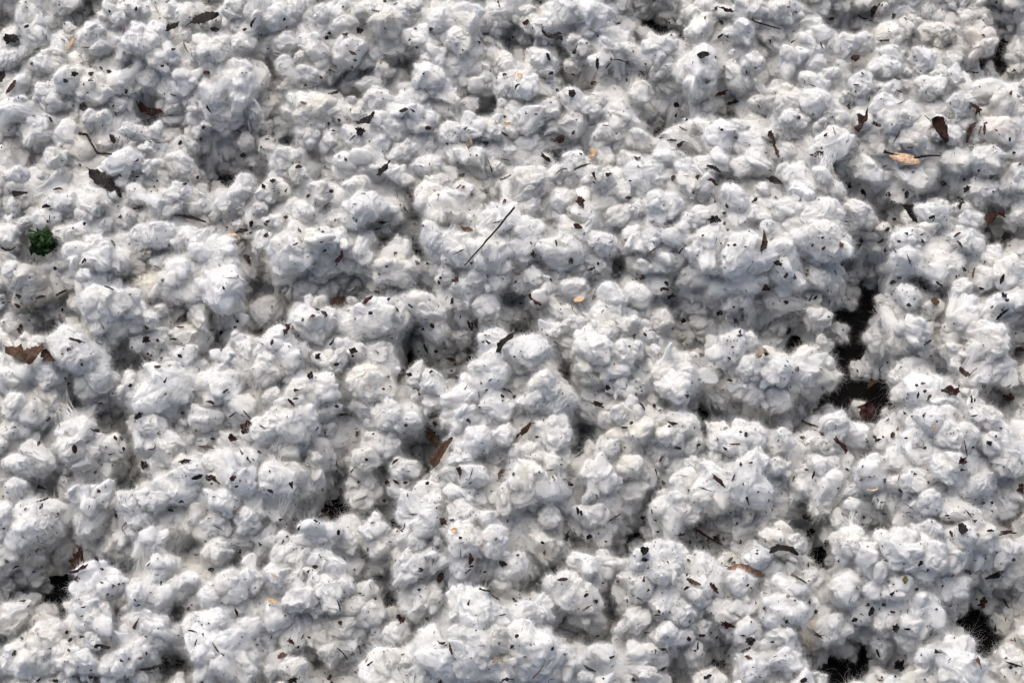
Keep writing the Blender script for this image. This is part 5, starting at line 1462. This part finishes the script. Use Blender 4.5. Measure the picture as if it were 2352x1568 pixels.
# crusty white seed
mw, p, n = frame(*tile(5, 605, 115), 60*S, .3, .02)
mb = MB(); v, f = blob(34*S, 40*S, 26*S, 9); mb.add(v, f)
o = obj('cotton_seed', mb.mesh('cotton_seed', [leaf_mat('seed_lint', (.55, .52, .46), (.82, .80, .74), .6)])); o.matrix_world = mw; o.matrix_world.translation = Vector(p-ray(790, 561)*.004)
tag(o, 'crusty white cotton seed above a dark red leaf shred', 'seed')

# ------------------------------------------------------------------ pulled strands of lint
def strand(a, b, r0, r1, n, label, sag=.004):
    r = np.random.default_rng(n)
    A, B = hit(*a)[0]-ray(*a)*.002, hit(*b)[0]-ray(*b)*.003
    ax = unit(B-A); u = unit(np.cross(ax, [0, 0, 1.0])); w = np.cross(u, ax)
    mb = MB(); N = n; npt = 9
    th = r.uniform(0, 6.28, N); rr = np.sqrt(r.uniform(0, 1, N)); s0, s1 = r.uniform(-.15, .25, N), r.uniform(.75, 1.15, N)
    V, NN = [], []
    for k in range(npt):
        f = k/(npt-1); s = s0+(s1-s0)*f; R = (r0+(r1-r0)*s**1.6)*MPP
        P = A+(B-A)*s[:, None]+(np.cos(th+f*.8)*rr*R)[:, None]*u+(np.sin(th+f*.8)*rr*R*.35)[:, None]*w+r.normal(0, .0004, (N, 3))
        P[:, 2] -= sag*4*f*(1-f)
        V += [P-u*.00016, P+u*.00016]; q = unit(w*.7+u*np.cos(th)[:, None]*rr[:, None]); NN += [q, q]
    V = np.stack(V, 1).reshape(-1, 3); NN = np.stack(NN, 1).reshape(-1, 3); c = V.mean(0)
    bb = (np.arange(N)*2*npt)[:, None]
    F = np.concatenate([bb+np.array([2*k, 2*k+1, 2*k+3, 2*k+2]) for k in range(npt-1)])
    mb.add(V-c, F, 0, NN)
    o = obj('cotton_strand', mb.mesh('cotton_strand', [M_FIB], True)); o.location = c
    return tag(o, label, 'cotton strand', 'pulled strands of lint')
strand((1622, 885), (1712, 1055), 5, 34, 700, 'pulled white strand of lint fanning out down the right centre valley')
strand((262, 1178), (388, 1196), 16, 26, 420, 'stretched white strand of lint bridging the lower left hollow')
strand((1372, 1315), (1500, 1340), 5, 16, 380, 'thin twisted strand of lint left of the dark leaf at lower right')
strand((1660, 235), (1716, 165), 6, 30, 420, 'pulled strand of lint beside the grey hollow, upper right of centre')
# loose wisps of lint that tie neighbouring tufts together
wb = MB(); r = np.random.default_rng(31)
for q in range(230):
    px, py = r.uniform(0, FW), r.uniform(0, FH); th = r.uniform(0, 6.28); D = r.uniform(26, 75)
    a, b = (px, py), (px+math.cos(th)*D, py+math.sin(th)*D)
    A, B = hit(*a)[0]-ray(*a)*.001, hit(*b)[0]-ray(*b)*.001
    if np.linalg.norm(A-B) > .06: continue
    N = int(r.integers(25, 75)); npt = 10
    ax = unit(B-A); w = -ray(px, py); u = unit(np.cross(ax, w)); w = np.cross(u, ax)
    sp0, sp1 = r.uniform(.002, .009, 2); o0, o1 = r.normal(0, 1, N), r.normal(0, 1, N); s0, s1 = r.uniform(-.3, .3, N), r.uniform(.7, 1.3, N)
    fr, ph, am = r.uniform(2, 9, N), r.uniform(0, 6.28, N), r.uniform(.0003, .0022, N); arch = r.uniform(.001, .005)
    V, NN = [], []
    for k in range(npt):
        f = k/(npt-1); s = s0+(s1-s0)*f
        P = A+(B-A)*s[:, None]+((o0*sp0*(1-f)+o1*sp1*f)+am*np.sin(fr*f+ph))[:, None]*u+(arch*4*f*(1-f)+.7*am*np.cos(fr*f*1.3+ph))[:, None]*w
        V += [P-u*.00010, P+u*.00010]; nn = unit(w+u*(o0*.25)[:, None]); NN += [nn, nn]
    V = np.stack(V, 1).reshape(-1, 3); NN = np.stack(NN, 1).reshape(-1, 3)
    bb = (np.arange(N)*2*npt)[:, None]
    wb.add(V, np.concatenate([bb+np.array([2*k, 2*k+1, 2*k+3, 2*k+2]) for k in range(npt-1)]), 0, NN)
o = obj('loose_lint', wb.mesh('loose_lint', [M_FIB], True))
tag(o, 'loose wisps of white lint tangled over and between the cotton tufts', 'lint', kind='stuff')
# ------------------------------------------------------------------ crumbs: specks nobody could count
cb = MB(); r = np.random.default_rng(8)
spots = [(r.uniform(-20, FW+20), r.uniform(-20, FH+20)) for _ in range(7500)]
for cx, cy_, sx, sy, cnt in ((2150, 1190, 90, 28, 90), (1600, 1275, 60, 40, 60), (1480, 1290, 50, 30, 35), (25, 680, 18, 26, 40), (2220, 440, 20, 40, 25), (2290, 1180, 50, 40, 35), (1730, 1270, 50, 30, 35),
                           (2090, 660, 45, 20, 25), (290, 300, 25, 20, 18), (70, 700, 30, 30, 12), (560, 540, 20, 20, 15), (1290, 1060, 30, 20, 10)):
    spots += [(r.normal(cx, sx), r.normal(cy_, sy)) for _ in range(cnt)]
for px, py in spots:
    p, n = hit(px, py)
    n = unit(n*.6+np.array([0, -.2, .7])+r.normal(0, .3, 3))
    x = unit(np.cross(n, r.normal(0, 1, 3))); y = np.cross(n, x)
    L = min(.0050, .00118*math.exp(r.normal(0, .72))); W = L*r.uniform(.22, .85); k = int(r.integers(3, 6))
    if r.random() < .15: L, W = L*2.2, W*.4
    th = np.arange(k)*2*math.pi/k+r.uniform(-.35, .35, k); rr = r.uniform(.45, 1.15, k)
    ring = (x*(np.cos(th)*rr*L)[:, None]+y*(np.sin(th)*rr*W)[:, None])+n*(r.normal(0, .25, k)*W)[:, None]
    c0 = p-ray(px, py)*.0038
    V = np.concatenate([[c0+n*W*.25], c0+ring, c0+ring-n*.00025])
    F = [[0, 1+i, 1+(i+1) % k] for i in range(k)]+[[1+i, 1+k+i, 1+(i+1) % k] for i in range(k)]+[[1+(i+1) % k, 1+k+i, 1+k+(i+1) % k] for i in range(k)]
    cb.add(V, np.array(F))
o = obj('leaf_crumbs', cb.mesh('leaf_crumbs', [M_CRUMB]))
tag(o, 'tiny dark crumbs of dead leaf peppering the whole cotton heap', 'leaf crumbs', kind='stuff')
print('tufts', len(tufts), 'hand', hand, 'debris', len(items))
